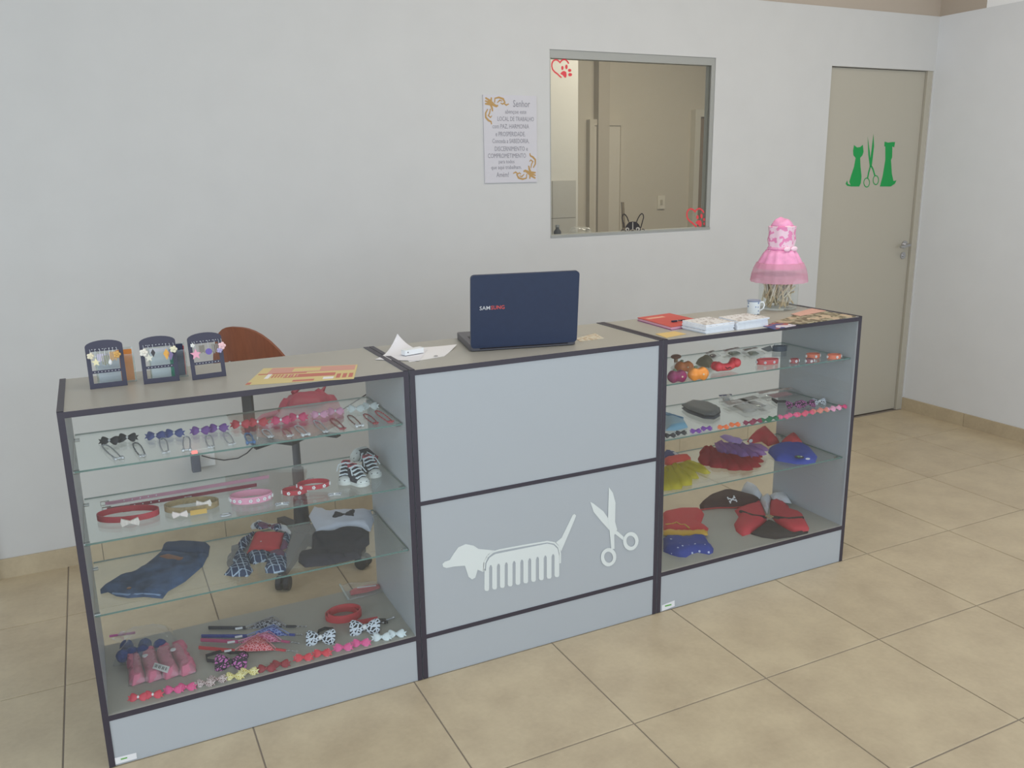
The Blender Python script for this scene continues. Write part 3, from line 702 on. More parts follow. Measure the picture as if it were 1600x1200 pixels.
for args in ((0, -.036, 'e9dfc4', 'flower', 'cream flower earring at the left edge of the leftmost stand', .016, .009), (0, -.024, 'eadfb2', 'star', 'pale yellow star earring on the leftmost stand', .034, .012), (0, -.012, 'c8c2d2', 'fringe', 'silver fringe earring left of centre on the leftmost stand', .022, .010), (0, 0, '9a9a86', 'fringe', 'grey green fringe earring in the centre of the leftmost stand', .03, .012), (0, .011, 'e8e8ea', 'drop', 'white drop earring on the leftmost stand', .036, .008), (0, .02, 'c9a06a', 'fringe', 'gold fringe earring right of centre on the leftmost stand', .02, .011), (0, .03, 'd6a860', 'flower', 'gold flower earring at the right edge of the leftmost stand', .018, .010),
             (1, -.038, 'eae4d8', 'flower', 'white flower earring at the left edge of the middle stand', .018, .011), (1, -.026, 'dcd8c6', 'star', 'cream star earring on the middle stand', .034, .012), (1, -.014, '3b3436', 'leaf', 'black leaf earring on the middle stand', .02, .010), (1, .02, 'e0a545', 'leaf', 'yellow leaf earring on the middle stand', .026, .014), (1, .03, '7c6a92', 'leaf', 'purple leaf earring on the middle stand', .03, .013), (1, .04, 'e9e3c6', 'flower', 'cream flower earring at the right edge of the middle stand', .016, .010),
             (2, -.03, 'e9a3b8', 'star', 'large pink star earring on the stand nearest the chair', .034, .016), (2, -.036, 'ecebe6', 'flower', 'white flower earring at the left of the stand nearest the chair', .008, .006), (2, -.012, '8b857a', 'fringe', 'grey fringe earring on the stand nearest the chair', .02, .010), (2, .006, '6a58a8', 'disc', 'purple disc earring on the stand nearest the chair', .03, .009), (2, .024, '8f8c86', 'fringe', 'slim grey fringe earring on the stand nearest the chair', .022, .012), (2, .036, 'b8b0d8', 'flower', 'lilac flower earring on the stand nearest the chair', .03, .008), (2, .044, 'f0c8cc', 'flower', 'pale pink flower earring at the right of the stand nearest the chair', .018, .011)):
    charm(stands[args[0]], args[1], hz_, args[2], args[3], args[4], args[5], args[6])
# clear card holders behind the first two stands
def holder(x, y, label, cards):
    r = thing('card_holder', label, 'card holder', (x, y, TZ))
    for bx in ((-.05, .05, -.002, 0, 0, .08), (-.05, .05, .03, .032, 0, .095), (-.05, -.048, 0, .03, 0, .07), (.048, .05, 0, .03, 0, .07), (-.05, .05, 0, .03, 0, .002)):
        MB().box(*bx).build('acrylic_wall', JAR, r, local=True)
    for k, (c, lab, x0, x1, hh) in enumerate(cards):
        tag(MB().box(x+x0, x+x1, y+.004+k*.005, y+.0055+k*.005, TZ+.0025, TZ+hh).build('card', mat('card_'+c, c, .6)), lab, 'card', 'cards in the clear holders')
holder(.148, .268, 'clear acrylic card holder behind the leftmost earring stand', (('d9d9e2', 'white card in the holder behind the leftmost earring stand', -.045, .012, .085), ('e08a3c', 'orange card in the holder behind the leftmost earring stand', .005, .046, .092)))
holder(.285, .255, 'clear acrylic card holder behind the middle earring stand', (('e6e8ee', 'white card in the holder behind the middle earring stand', -.046, .005, .09), ('4aa088', 'green card in the holder behind the middle earring stand', -.006, .02, .082), ('2c3350', 'navy card in the holder behind the middle earring stand', .015, .044, .095), ('c8403c', 'red card at the back of the holder behind the middle earring stand', .02, .047, .088)))

def sheet(name, px, z, t, m, label, cat, group=None, parent=None):
    o = MB().prism(ZP(z, px), (0, 0, t)).build(name, m, parent)
    return tag(o, label, cat, group) if parent is None else o
# flyer
YEL = mat('flyer_yellow', 'd6c48c', .6); FRED = mat('flyer_red', 'c27468', .6); FPK = mat('flyer_pink', 'd19c8e', .6)
fy = thing('flyer', 'yellow and red printed flyer near the front edge of the left counter', 'flyer', Z(470, 590, TZ))
FQ = [Z(*q, TZ) for q in ((383, 602), (553, 592), (559, 570), (412, 576))]
MB().prism(FQ, (0, 0, .001)).build('paper_sheet', YEL, fy)
def fq(s, t): return FQ[0].lerp(FQ[1], s).lerp(FQ[3].lerp(FQ[2], s), t)+Vector((0, 0, .00105))
rng = random.Random(3)
for a0, a1, b0, b1, mm in ((0, .04, .0, .12, FRED), (.42, .62, .03, .13, FRED), (.3, .8, .3, .5, FRED), (.1, .98, .62, .97, FPK), (.34, .62, .68, .9, YEL), (.02, .5, .56, .62, FRED), (.12, .16, .3, .58, PAPER), (.82, .86, .12, .4, FRED), (.88, .92, .12, .4, FRED), (.94, .98, .12, .4, FRED), (.7, .8, .08, .22, PAPER)):
    dz = .00025 if mm in (YEL, PAPER) else 0
    MB().prism([fq(a0, b0)+Vector((0, 0, dz)), fq(a1, b0)+Vector((0, 0, dz)), fq(a1, b1)+Vector((0, 0, dz)), fq(a0, b1)+Vector((0, 0, dz))], (0, 0, .0002)).build('print_block', mm, fy)
for k in range(9):
    s0 = .17+k*.012; MB().prism([fq(.18+k*.03, .34), fq(.195+k*.03, .34), fq(.195+k*.03, .52), fq(.18+k*.03, .52)], (0, 0, .0004)).build('print_block', (FPK, YEL)[k % 2] if k > 3 else FRED, fy)
# papers
def curl(px, z, lift, m, label):
    P = ZP(z, px); vs_ = []; n = 10
    for i in range(n+1):
        for j in range(n+1):
            s, t = i/n, j/n; q = P[0].lerp(P[1], s).lerp(P[3].lerp(P[2], s), t); h = 0
            for (cs, ct), L in lift.items():
                d = math.hypot(s-cs, t-ct); h += L*max(0, 1-d/.75)**2
            vs_.append(q+Vector((0, 0, h+.0006)))
    k = len(vs_); fs = [(i*(n+1)+j, (i+1)*(n+1)+j, (i+1)*(n+1)+j+1, i*(n+1)+j+1) for i in range(n) for j in range(n)]
    bd = [i*(n+1) for i in range(n)]+[n*(n+1)+j for j in range(n)]+[i*(n+1)+n for i in range(n, 0, -1)]+[j for j in range(n, 0, -1)]
    mb = MB().add(vs_+[p-Vector((0, 0, .0005)) for p in vs_], fs+[[q+k for q in f[::-1]] for f in fs]+[(bd[(i+1) % len(bd)], bd[i], bd[i]+k, bd[(i+1) % len(bd)]+k) for i in range(len(bd))])
    return tag(mb.build('paper_sheet', m, smooth=60), label, 'paper')
curl([(640, 566), (694, 557), (714, 541), (618, 545)], TZ, {(1, 1): .006}, PAPER, 'white sheet of paper lying flat beside the laptop')
curl([(586, 562), (655, 564), (668, 546), (622, 545)], TZ+.0012, {(0, 1): .05}, mat('paper_b', 'e2e1e6', .8), 'white sheet of paper with its far corner curled up')
p0 = Z(645, 553, TZ+.003)
cb = thing('charger_box', 'small white plastic box on the papers', 'box', (p0.x, p0.y, TZ+.0045), (0, 0, rad(14)))
MB().rbox(-.036, .036, -.013, .013, 0, .016, .004).build('body', WHITE, cb, local=True)
MB().tube([(-.026, -.0131, .009), (-.026, -.0136, .009)], .002, 8).build('port', BLACK, cb, local=True)
p0 = Z(681, 557, TZ+.003)
MBk = MB().tube([(p0.x+.006*math.cos(t*PI/6), p0.y+.004*math.sin(t*PI/6), TZ+.0045) for t in range(12)], .0012, 6, closed=True).build('metal_ring', METAL)
tag(MBk, 'tiny metal ring on the flat white sheet', 'ring')
# laptop
lp0, lp1 = Vector((1.179, .152, TZ)), Vector((1.527, .079, TZ))
la = math.atan2(lp1.y-lp0.y, lp1.x-lp0.x); lw = (lp1-lp0).length
lt = thing('laptop', 'open dark navy laptop seen from behind on the middle counter', 'laptop', (lp0+lp1)/2, (0, 0, la))
NAVY = mat('navy_lid', '23304c', .42, var=.05, scale=60)
Mk = MB().rbox(-lw/2, lw/2, .004, .244, .002, .022, .012).build('base', mat('laptop_grey', '56545a', .4), lt, local=True, smooth=30)
m = MB().box(-lw/2+.02, lw/2-.02, .06, .15, .0222, .0232); m.build('keyboard', BLACK, Mk, local=True)
for i in range(13):
    for j in range(4): MB().box(-lw/2+.03+i*.0226, -lw/2+.05+i*.0226, .064+j*.021, .082+j*.021, .0232, .0252).build('key', mat('key_grey', '8a8888', .5), Mk, local=True)
MB().box(-.045, .045, .17, .225, .0222, .0226).build('touchpad', mat('touchpad', '8b8a8a', .4), Mk, local=True)
Ml = Matrix.Translation((0, .004, .012)) @ Matrix.Rotation(rad(90+7), 4, 'X')
lid = MB().rbox(-lw/2, lw/2, .0, .238, -.006, .006, .012, M=Ml).build('lid', NAVY, lt, local=True, smooth=30)
MB().box(-lw/2+.012, lw/2-.012, .016, .226, -.0068, -.006, M=Ml).build('screen', BLACK, lid, local=True)
MB().tube([(-lw/2+.03, .008, .014), (lw/2-.03, .008, .014)], .009, 10).build('hinge', BLACK, lt, local=True, smooth=40)
Wm = Matrix.Translation(lt.location) @ Matrix.Rotation(la, 4, 'Z') @ Ml
def lidpt(x, z): return Vector((x, z, .0064))
LGR = mat('logo_grey', 'cfcfd2', .4); LRD = mat('logo_red', 'e0584e', .4)
class _P: pass
for txt, x0, x1, mm in (('SAM', -lw/2+.028, -lw/2+.062, LGR), ('SUNG', -lw/2+.065, -lw/2+.109, LRD)):
    LOCsave = LOC[lid]; LOC[lid] = Vector((0, 0, 0))
    b0 = Ml @ lidpt(x0, .126)
    # the outer face of the lid points to -y: write along +x, up along the lid
    ex = (Ml.to_3x3() @ Vector((1, 0, 0))); ey = (Ml.to_3x3() @ Vector((0, 1, 0)))
    text_mesh(txt, x1-x0, .0125, b0, ex, ey, mm, 'lid_lettering', lid, .006); LOC[lid] = LOCsave
# leaflet right of the laptop
sheet('leaflet', [(900, 529), (906, 534), (944, 529), (930, 521)], TZ, .001, pattern('leaflet_print', 'blotch', 'cfc8b6', 'b9a58a', 60, .48), 'beige printed leaflet lying right of the laptop', 'leaflet')
# notebook
NB = [(996, 501), (1049, 516), (1103, 507), (1046, 494)]
nb = thing('notebook', 'red hardcover notebook with pink page edges on the right counter', 'notebook', Z(1046, 506, TZ))
P = ZP(TZ, NB)
RC = mat('notebook_red', 'c9544c', .5)
MB().prism(P, (0, 0, .002)).build('back_cover', mat('notebook_purple', '8d4f86', .5), nb)
MB().prism([cen(P)+(p-cen(P))*.985+Vector((0, 0, .002)) for p in P], (0, 0, .008)).build('pages', mat('pink_pages', 'eab4c8', .8), nb)
MB().prism([p+Vector((0, 0, .010)) for p in P], (0, 0, .002)).build('front_cover', RC, nb)
pa = ZP(TZ+.0122, [(1008, 497.5), (1035, 494), (1040, 495.5), (1014, 499)]); MB().prism(pa, (0, 0, .0004)).build('cover_label', mat('cover_label', 'dda58e', .6), nb)
kz = TZ+.0125; kp = Z(1058, 502, kz)
ky = thing('keys', 'small dark bunch of keys on the red notebook', 'keys', (kp.x, kp.y, kz))
MB().tube([(.012*math.cos(i*PI/5), .01*math.sin(i*PI/5), .002) for i in range(10)], .0014, 6, closed=True).build('key_ring', METAL, ky, local=True)
MB().box(.008, .034, -.004, .004, .001, .004).build('key', BLACK, ky, local=True); MB().box(-.03, -.008, -.012, -.004, .001, .006).build('fob', mat('fob_navy', '30364a', .5), ky, local=True)
sheet('card', [(1024, 522), (1041, 528), (1072, 522), (1054, 518)], TZ, .0012, mat('yellow_card', 'd6b878', .6), 'yellow card near the front edge of the right counter', 'card')
# booklets
COVER = pattern('booklet_print', 'blotch', 'd9d7d6', 'b3aca8', 70, .45)
for si, (px, nm) in enumerate((([(1066, 514), (1103, 522), (1147, 516), (1108, 508)], 'left'), ([(1121, 508), (1152, 516), (1200, 509), (1165, 502)], 'right'))):
    P = ZP(TZ, px); c = cen(P)
    order = ['bottom', 'second', 'third', 'fourth', 'fifth', 'top']
    for k in range(6):
        r_ = random.Random(si*10+k); dx = Vector((r_.uniform(-.003, .003), r_.uniform(-.003, .003), 0)); z0 = k*.0052
        b = thing('booklet', f'{order[k]} booklet of the {nm} white stack on the right counter', 'booklet', c+Vector((0, 0, z0)), group='booklet stacks on the right counter')
        MB().prism([p+dx+Vector((0, 0, z0)) for p in P], (0, 0, .0048)).build('pages', mat('booklet_pages', 'e3e8f0', .8), b)
        MB().prism([p+dx+Vector((0, 0, z0+.0048)) for p in P], (0, 0, .0003)).build('cover', COVER, b)
# mug
mp_ = Z(1177, 491, TZ)
mg = thing('mug', 'small white mug with blue floral print beside the jar', 'mug', (mp_.x, mp_.y, TZ))
MUG = pattern('mug_print', 'dots', 'dfe6ea', '7f93b8', 70, .28, .25)
MB().lathe([(.018, 0), (.0245, .003), (.0255, .056), (.0235, .056), (.022, .006), (0, .005)], (0, 0, 0), 28).build('cup', MUG, mg, local=True, smooth=40)
MB().lathe([(.0258, .051), (.0262, .0565), (.0235, .0568)], (0, 0, 0), 28).build('rim', mat('mug_blue', '8b96ae', .3), mg, local=True)
a = rad(-26); e = Vector((math.cos(a), math.sin(a), 0))
MB().tube([e*.0245+Vector((0, 0, .046)), e*.036+Vector((0, 0, .048)), e*.042+Vector((0, 0, .036)), e*.038+Vector((0, 0, .022)), e*.0245+Vector((0, 0, .014))], .0032, 8).build('handle', mat('mug_white', 'e4e8ea', .25), mg, local=True, smooth=60)
# jar with chew sticks and pink fabric cover
jp = Z(1220, 483, TZ)
JX, JY = jp.x, jp.y+.02
jr = thing('glass_jar', 'glass jar under a ruffled pink fabric cover', 'jar', (JX, JY, TZ))
MB().lathe([(.066, 0), (.076, .006), (.077, .02), (.077, .125), (.068, .145), (.055, .16), (.055, .185)], (0, 0, 0), 32).build('jar_body', JAR, jr, local=True, smooth=40)
MB().lathe([(.060, .182), (.060, .2), (.0, .2)], (0, 0, 0), 24).build('lid', mat('lid_white', 'd9c8cc', .5), jr, local=True)
PK1 = mat('pink_satin', 'e99cc4', .4, var=.14, scale=30); PK2 = pattern('pink_floral', 'blotch', 'f0cfdf', 'e98dbb', 45, .46); PKT = glass('pink_tulle', (.95, .80, .86), .0, .42)
MATS['pink_tulle'].node_tree.nodes['Diffuse BSDF'].inputs[0].default_value = (*lin('ecc0d0'), 1)
cv = MB().lathe([(.054, .238), (.066, .222), (.083, .19), (.092, .165), (.090, .165), (.081, .188), (.062, .22)], (0, 0, 0), 48, .05, 12).build('satin_skirt', PK1, jr, local=True, smooth=60)
MB().lathe([(.090, .188), (.101, .165), (.108, .14), (.112, .112), (.111, .112), (.106, .14)], (0, 0, 0), 60, .02, 17).build('tulle_skirt', PKT, jr, local=True, smooth=60)
MB().lathe([(.050, .2), (.052, .235), (.047, .245), (.054, .275), (.050, .305), (.053, .33), (.035, .336), (.02, .33)], (0, 0, 0), 36, .05, 7).build('fabric_bodice', PK2, jr, local=True, smooth=60)
MB().lathe([(.05, .238), (.054, .243), (.05, .25)], (0, 0, 0), 30).build('ribbon', PK1, jr, local=True)
for sx in (-1, 1): MB().ball((sx*.018, -.055, .244), (.018, .006, .010), 10, 6).build('ribbon_bow', mat('pink_light', 'f6d3e2', .4), jr, local=True, smooth=60)
MB().cloth(ell(.0, .0, .045, .04, 20), .334, .018, .01, 3, 10, .03, 40).build('top_ruffle', PK1, jr, local=True, smooth=60)
STK = [mat('stick_a', 'd9c9a6', .7), mat('stick_b', 'cbb48c', .7), mat('stick_c', 'e2d6bb', .7)]
rng = random.Random(11)
for k in range(64):
    L = rng.uniform(.085, .115)
    for _ in range(40):
        a = rng.uniform(0, 2*PI); rr = math.sqrt(rng.random())*.062; tilt = rng.uniform(.1, .75) if k > 12 else rng.uniform(1.1, 1.5); ph = rng.uniform(0, 2*PI)
        d = Vector((math.sin(tilt)*math.cos(ph), math.sin(tilt)*math.sin(ph), math.cos(tilt)))
        c = Vector((rr*math.cos(a), rr*math.sin(a), .02+.1*rng.random()))
        A, B = c-d*L/2, c+d*L/2
        if all(math.hypot(q.x, q.y) < .0715 and .006 < q.z < .138 for q in (A, B)): break
    else: continue
    j = Vector((JX, JY, TZ))
    tag(MB().tube([A+j, B+j], .0034, 6).build('chew_stick', STK[k % 3], smooth=60), 'beige chew stick inside the glass jar', 'chew stick', 'chew sticks in the jar')
# magazines
CAMO = pattern('magazine_print', 'blotch', 'a39a80', '6f634c', 38, .5, .5, 'bfa98e')
sheet('magazine', [(1206, 505), (1252, 507), (1337, 495), (1288, 487), (1250, 491)], TZ, .003, CAMO, 'open brown and green patterned magazine at the right end', 'magazine')
sheet('leaflet', [(1236, 491), (1250, 494), (1291, 486), (1268, 482)], TZ+.0032, .001, mat('pink_leaflet', 'd3a595', .6), 'pale pink leaflet behind the patterned magazine', 'leaflet')
sheet('brochure', [(1192, 510), (1210, 515), (1244, 509), (1215, 503)], TZ, .002, pattern('brochure_print', 'blotch', 'a8605a', '4d5687', 30, .5, .5, 'cfc9d3'), 'red and blue glossy brochure next to the booklets', 'brochure')

# ================================================================== SMALL GOODS: builders
def lobe_mesh(m):
    """one puffy bow loop pointing to +x, unit length 1"""
    mb = MB(); n1, n2 = 7, 10; vs_ = []
    for i in range(n1+1):
        t = i/n1; hh = .16+.42*math.sin(min(1, t*1.25)*PI/2)**1.1; th = .05+.17*math.sin(PI*min(1, t*.93+.04))
        if i == n1: hh *= .72; th *= .35
        for j in range(n2):
            a = 2*PI*j/n2; vs_.append(Vector((t, math.cos(a)*hh, math.sin(a)*th)))
    fs = [(i*n2+j, i*n2+(j+1) % n2, (i+1)*n2+(j+1) % n2, (i+1)*n2+j) for i in range(n1) for j in range(n2)]
    fs += [list(range(n2))[::-1], list(range(n1*n2, n1*n2+n2))]
    mb.add(vs_, fs); return mesh_only(mb, 'loop', m, 50)
def tail_mesh(m):
    mb = MB(); mb.prism([(0, -.1, -.06), (1.28, -.40, -.06), (1.08, -.08, -.06), (1.3, .22, -.06), (0, .1, -.06)], (0, 0, .04)); return mesh_only(mb, 'tail', m)
LM, TM, KM = {}, {}, {}
def bow(u, v, z, wpx, m, label, group, knot=None, tilt=62, yaw=0, name='hair_bow', tails=True, cat='bow'):
    """a bow about wpx pixels wide whose centre is seen at (u, v), resting on the plane z"""
    if m.name not in LM: LM[m.name] = lobe_mesh(m); TM[m.name] = tail_mesh(m)
    kn = knot or m
    if kn.name not in KM: KM[kn.name] = mesh_only(MB().ball((0, 0, 0), (.16, .2, .22), 8, 6), 'knot', kn, 60)
    p = Z(u, v, z); sc = (Z(u+wpx/2, v, z)-Z(u-wpx/2, v, z)).length/2
    hh = .5*sc*math.sin(rad(tilt))
    p = Z(u, v, z+hh); r = thing(name, label, cat, (p.x, p.y, z+hh*.98), (rad(tilt), 0, rad(yaw-20)), group)
    for s in (0, 1):
        inst('loop', LM[m.name], r, (0, 0, 0), (0, 0, PI*s+(.06 if s else -.06)), (sc, sc, sc*.9))
        if tails: inst('tail', TM[m.name], r, (0, 0, 0), (0 if not s else PI, 0, PI*s), (sc*1.05, sc, sc*(1 if not s else -1)))
    inst('knot', KM[kn.name], r, (0, 0, sc*.1), (0, 0, 0), (sc, sc, sc))
    return r
def pair(pts, z, wpx, m, desc, place, group, knot=None, **kw):
    for (u, v), side in zip(pts, ('left', 'right')): bow(u, v, z, wpx, m, f'{side} bow of the {desc} pair {place}', group, knot, **kw)
def ribbon(name, c): return mat('ribbon_'+name, c, .55, var=.12, scale=60)
GEM = mat('gem', 'f4f4f6', .15)
# --- left unit, top glass shelf: bows and chains
z1, z2, z3 = SZ; g1 = 'hair bows on the top shelf of the left counter'; PLA = 'at the back of the top glass shelf'
for pts, c, d in ((((171, 688), (199, 683)), '33313b', 'black'), (((243, 680), (272, 676)), '5a63a0', 'blue'), (((313, 672), (341, 668)), '8657a8', 'purple'), (((376, 662), (403, 659)), 'd24a55', 'red'), (((439, 656), (465, 651)), 'e14f7c', 'hot pink'), (((499, 647), (524, 642)), 'eaa9c8', 'light pink'), (((556, 638), (578, 634)), 'e3ecec', 'white')):
    pair(pts, z1, 24 if pts[0][0] < 480 else 21, ribbon(d.replace(' ', '_'), c), d, PLA, g1, GEM)
CH = [((162, 696), (186, 718)), ((211, 693), (223, 714)), ((253, 686), (259, 708)), ((291, 683), (292, 705)), ((325, 681), (330, 700)), ((352, 677), (362, 695)), ((386, 678), (392, 693)), ((412, 672), (423, 684)), ((444, 670), (453, 682)), ((463, 666), (478, 681)), ((492, 658), (509, 676)), ((518, 655), (535, 671)), ((545, 650), (562, 667)), ((570, 648), (587, 663)), ((588, 643), (610, 660))]
ORD = ['first', 'second', 'third', 'fourth', 'fifth', 'sixth', 'seventh', 'eighth', 'ninth', 'tenth', 'eleventh', 'twelfth', 'thirteenth', 'fourteenth', 'fifteenth']
CHC = {6: '5c7fb0', 8: 'b86a78', 11: 'a8505a', 12: '8c5d5a', 13: 'a84a50', 14: 'c8525c', 1: '6b6e74'}
for k, (a, b) in enumerate(CH):
    A, B = Z(*a, z1), Z(*b, z1); d = (B-A); n = Vector((-d.y, d.x, 0)).normalized()*.010
    c = CHC.get(k); cn = {6: 'blue', 14: 'red', 11: 'dark red', 8: 'pinkish', 12: 'brown red', 13: 'red tipped', 1: 'dark grey'}.get(k, 'silver')
    r = thing('charm_chain', f'{cn} charm chain, {ORD[k]} from the left on the top glass shelf', 'chain', (A+B)/2, group='charm chains on the top glass shelf')
    m = mat('chain_'+c, c, .45, metal=.2) if c else SILVER
    loop_ = [A.lerp(B, t)+n*w_+Vector((0, 0, .0022)) for t, w_ in ((0, .0), (.08, .7), (.3, 1), (.6, .95), (.9, .8), (1, .2), (.95, -.6), (.6, -.9), (.3, -.9), (.06, -.6))]
    mb = MB().tube(loop_, .0016, 5, closed=True)
    for i in range(len(loop_)):
        for t in (0, .5): mb.ball(loop_[i].lerp(loop_[(i+1) % len(loop_)], t), .0024, 6, 4)
    mb.build('chain', m, r)
    mb = MB()
    if k % 3 == 0:
        for s in (-1, 1):
            for q in (-1, 1): mb.ball(B+n*(s*.9)+d.normalized()*(q*.004)+Vector((0, 0, .004)), .0048, 8, 5)
        mb.tube([B-n+Vector((0, 0, .004)), B+n+Vector((0, 0, .004))], .003, 8)
    elif k % 3 == 1:
        for i in range(5): mb.ball(B+Vector((.006*math.cos(i*1.257), .006*math.sin(i*1.257), .004)), (.0045, .0045, .003), 8, 5)
        mb.ball(B+Vector((0, 0, .005)), .0036, 8, 5)
    else:
        mb.prism([B+Vector((.012*math.cos(i*PI/5), .012*math.sin(i*PI/5), .001)) if i % 2 == 0 else B+Vector((.005*math.cos(i*PI/5), .005*math.sin(i*PI/5), .001)) for i in range(10)], (0, 0, .004))
    mb.build('charm', m if k in (11, 13, 14, 6) else mat('charm_white', 'd9dade', .3, metal=.3), r, smooth=50)

# --- collars
def ring_pts(u0, v0, wpx, ratio, z, rot=0, n=36, squash=1):
    c = Z(u0, v0, z); a = (Z(u0+wpx/2, v0, z)-Z(u0-wpx/2, v0, z)).length/2; b = a*ratio
    M = Matrix.Rotation(rot, 3, 'Z')
    return c, [c+M @ Vector((a*math.cos(2*PI*i/n), b*math.sin(2*PI*i/n), 0)) for i in range(n)]
def collar(u, v, wpx, ratio, z, h, m, label, rot=-.2, studs=0, sm=None, buckle=True, name='dog_collar', group='dog collars', zoff=.0006):
    c, P = ring_pts(u, v, wpx, ratio, z+zoff, rot); r = thing(name, label, 'collar', c, group=group)
    MB().band(P, h, .0028).build('strap', m, r, smooth=40)
    n = len(P)
    if buckle:
        i = int(n*.28); q = P[i]; t = (P[(i+1) % n]-P[i-1]).normalized(); nn = t.cross(Vector((0, 0, 1)))
        mid = q+Vector((0, 0, h/2))+nn*.003
        MB().tube([mid-t*.009-Vector((0, 0, h*.6)), mid+t*.009-Vector((0, 0, h*.6)), mid+t*.009+Vector((0, 0, h*.6)), mid-t*.009+Vector((0, 0, h*.6))], .0015, 6, closed=True).build('buckle', METAL, r)
    for k in range(studs):
        i = int(n*(.52+.46*k/max(1, studs-1))) % n; q = P[i]; t = (P[(i+1) % n]-P[i-1]).normalized(); nn = t.cross(Vector((0, 0, 1)))
        mb = MB()
        for j in range(5): mb.ball(q+Vector((0, 0, h/2))+nn*.003+t*(.0035*math.cos(j*1.257))+Vector((0, 0, .0035*math.sin(j*1.257))), .0024, 6, 4)
        mb.build('stud', sm or GEM, r)
    return r
CRED = mat('collar_red', 'bd3a49', .45, var=.08, scale=40); CDR = mat('collar_dark_red', '8b3046', .5); CPK = mat('collar_pink', 'e8a2bc', .45); CGO = mat('collar_gold', 'a8936f', .45, var=.2, scale=120)
rc = collar(201, 807, 88, .52, z2, .017, CRED, 'red leather collar with a pearly bow on the middle glass shelf', -.25)
gc = collar(300, 793, 78, .55, z2, .017, CGO, 'gold fabric collar with two pale bows on the middle glass shelf', -.2)
pc = collar(393, 781, 61, .6, z2, .020, CPK, 'light pink collar with rhinestone studs on the middle glass shelf', -.2, studs=9)
collar(461, 770, 36, .62, z2, .014, CRED, 'smaller red studded collar left of its overlapping twin', -.2, studs=4)
collar(490, 760, 47, .62, z2, .014, CRED, 'larger red studded collar overlapping the smaller one', -.2, studs=5, zoff=.0146)
# bows that belong to the two collars
BG = pattern('pearly_bow', 'dots', 'efe3dc', 'cdbfb4', 500, .3, .4); BW = mat('pale_bow', 'ecdcd8', .4)
def small_bow(parent, u, v, z, s, m):
    p = Z(u, v, z); mb = MB()
    for sg in (-1, 1): mb.prism([p+Vector(q) for q in ((0, 0, -.15*s), (sg*s, -.2*s*sg, -.55*s), (sg*1.15*s, -.25*s*sg, 0), (sg*s, -.2*s*sg, .55*s), (0, 0, .15*s))], (0, -.006, 0))
    mb.ball(p-Vector((0, .004, 0)), .22*s, 8, 5); mb.build('bow', m, parent)
small_bow(rc, 203, 815, z2+.012, .021, BG); small_bow(gc, 281, 803, z2+.012, .018, BW); small_bow(gc, 318, 786, z2+.02, .018, BG)
q0, q1 = Z(297, 801, z2+.010), Z(323, 797, z2+.010)
MB().prism([q0-Vector((0, .003, .007)), q1-Vector((0, .003, .007)), q1+Vector((0, -.003, .007)), q0+Vector((0, -.003, .007))], (0, -.002, 0)).build('name_plate', mat('gold_plate', 'd8b060', .3, metal=.4), gc)
# straight belts
for nm, a, b, m, lab in (('pink_belt', (165, 791), (421, 748), mat('belt_pink', 'd49ab0', .5), 'long pink strap collar lying straight at the back of the middle shelf'), ('dark_belt', (168, 800), (402, 761), CDR, 'long dark red strap collar lying straight in front of the pink one')):
    A, B = Z(*a, z2), Z(*b, z2); r = thing('strap_collar', lab, 'collar', (A+B)/2, group='dog collars')
    d = (B-A).normalized(); n = Vector((-d.y, d.x, 0))
    L = (B-A).length; pts = [A+d*(L*t) for t in (0, .25, .5, .75, 1)]
    MB().band([p+n*.007 for p in pts], .010, .003, closed=False).build('strap', m, r)
    MB().tube([A+d*q+n*.007+Vector((0, 0, zz)) for q, zz in ((-.012, .0005), (.01, .0005), (.01, .0125), (-.012, .0125))], .0018, 6, closed=True).build('buckle', METAL, r)
    mb = MB()
    for k in range(5): mb.ball(A+d*(.05+.022*k)+n*.005+Vector((0, 0, .006)), .002, 6, 4)
    mb.build('eyelet', GEM, r)
# little silver ring and clips
c, P = ring_pts(353, 806, 15, .6, z2, n=16)
tag(MB().tube([p+Vector((0, 0, .003)) for p in P], .003, 6, closed=True).build('charm_ring', SILVER, smooth=60), 'small silver ring between the gold and the pink collar', 'ring')
def clip(u, v, label):
    p = Z(u, v, z2); r = thing('hair_clip', label, 'clip', p, (0, 0, -.2), 'silver clips on the middle shelf'); mb = MB()
    for s in (-1, 1):
        mb.prism([(0, -.002, .001), (s*.017, -.009, .001), (s*.02, 0, .001), (s*.017, .009, .001), (0, .002, .001)], (0, 0, .004))
        for i in range(4): mb.ball((s*(.006+.004*i), .002*(-1)**i, .006), .0022, 6, 4)
    mb.build('bow', SILVER, r, local=True); MB().ball((0, 0, .005), .0035, 8, 5).build('gem', GEM, r, local=True); MB().box(-.017, .017, -.0015, .0015, 0, .001).build('clasp', METAL, r, local=True)
clip(441, 789, 'silver rhinestone clip in front of the pink collar'); clip(523, 774, 'silver rhinestone clip in front of the sneakers')
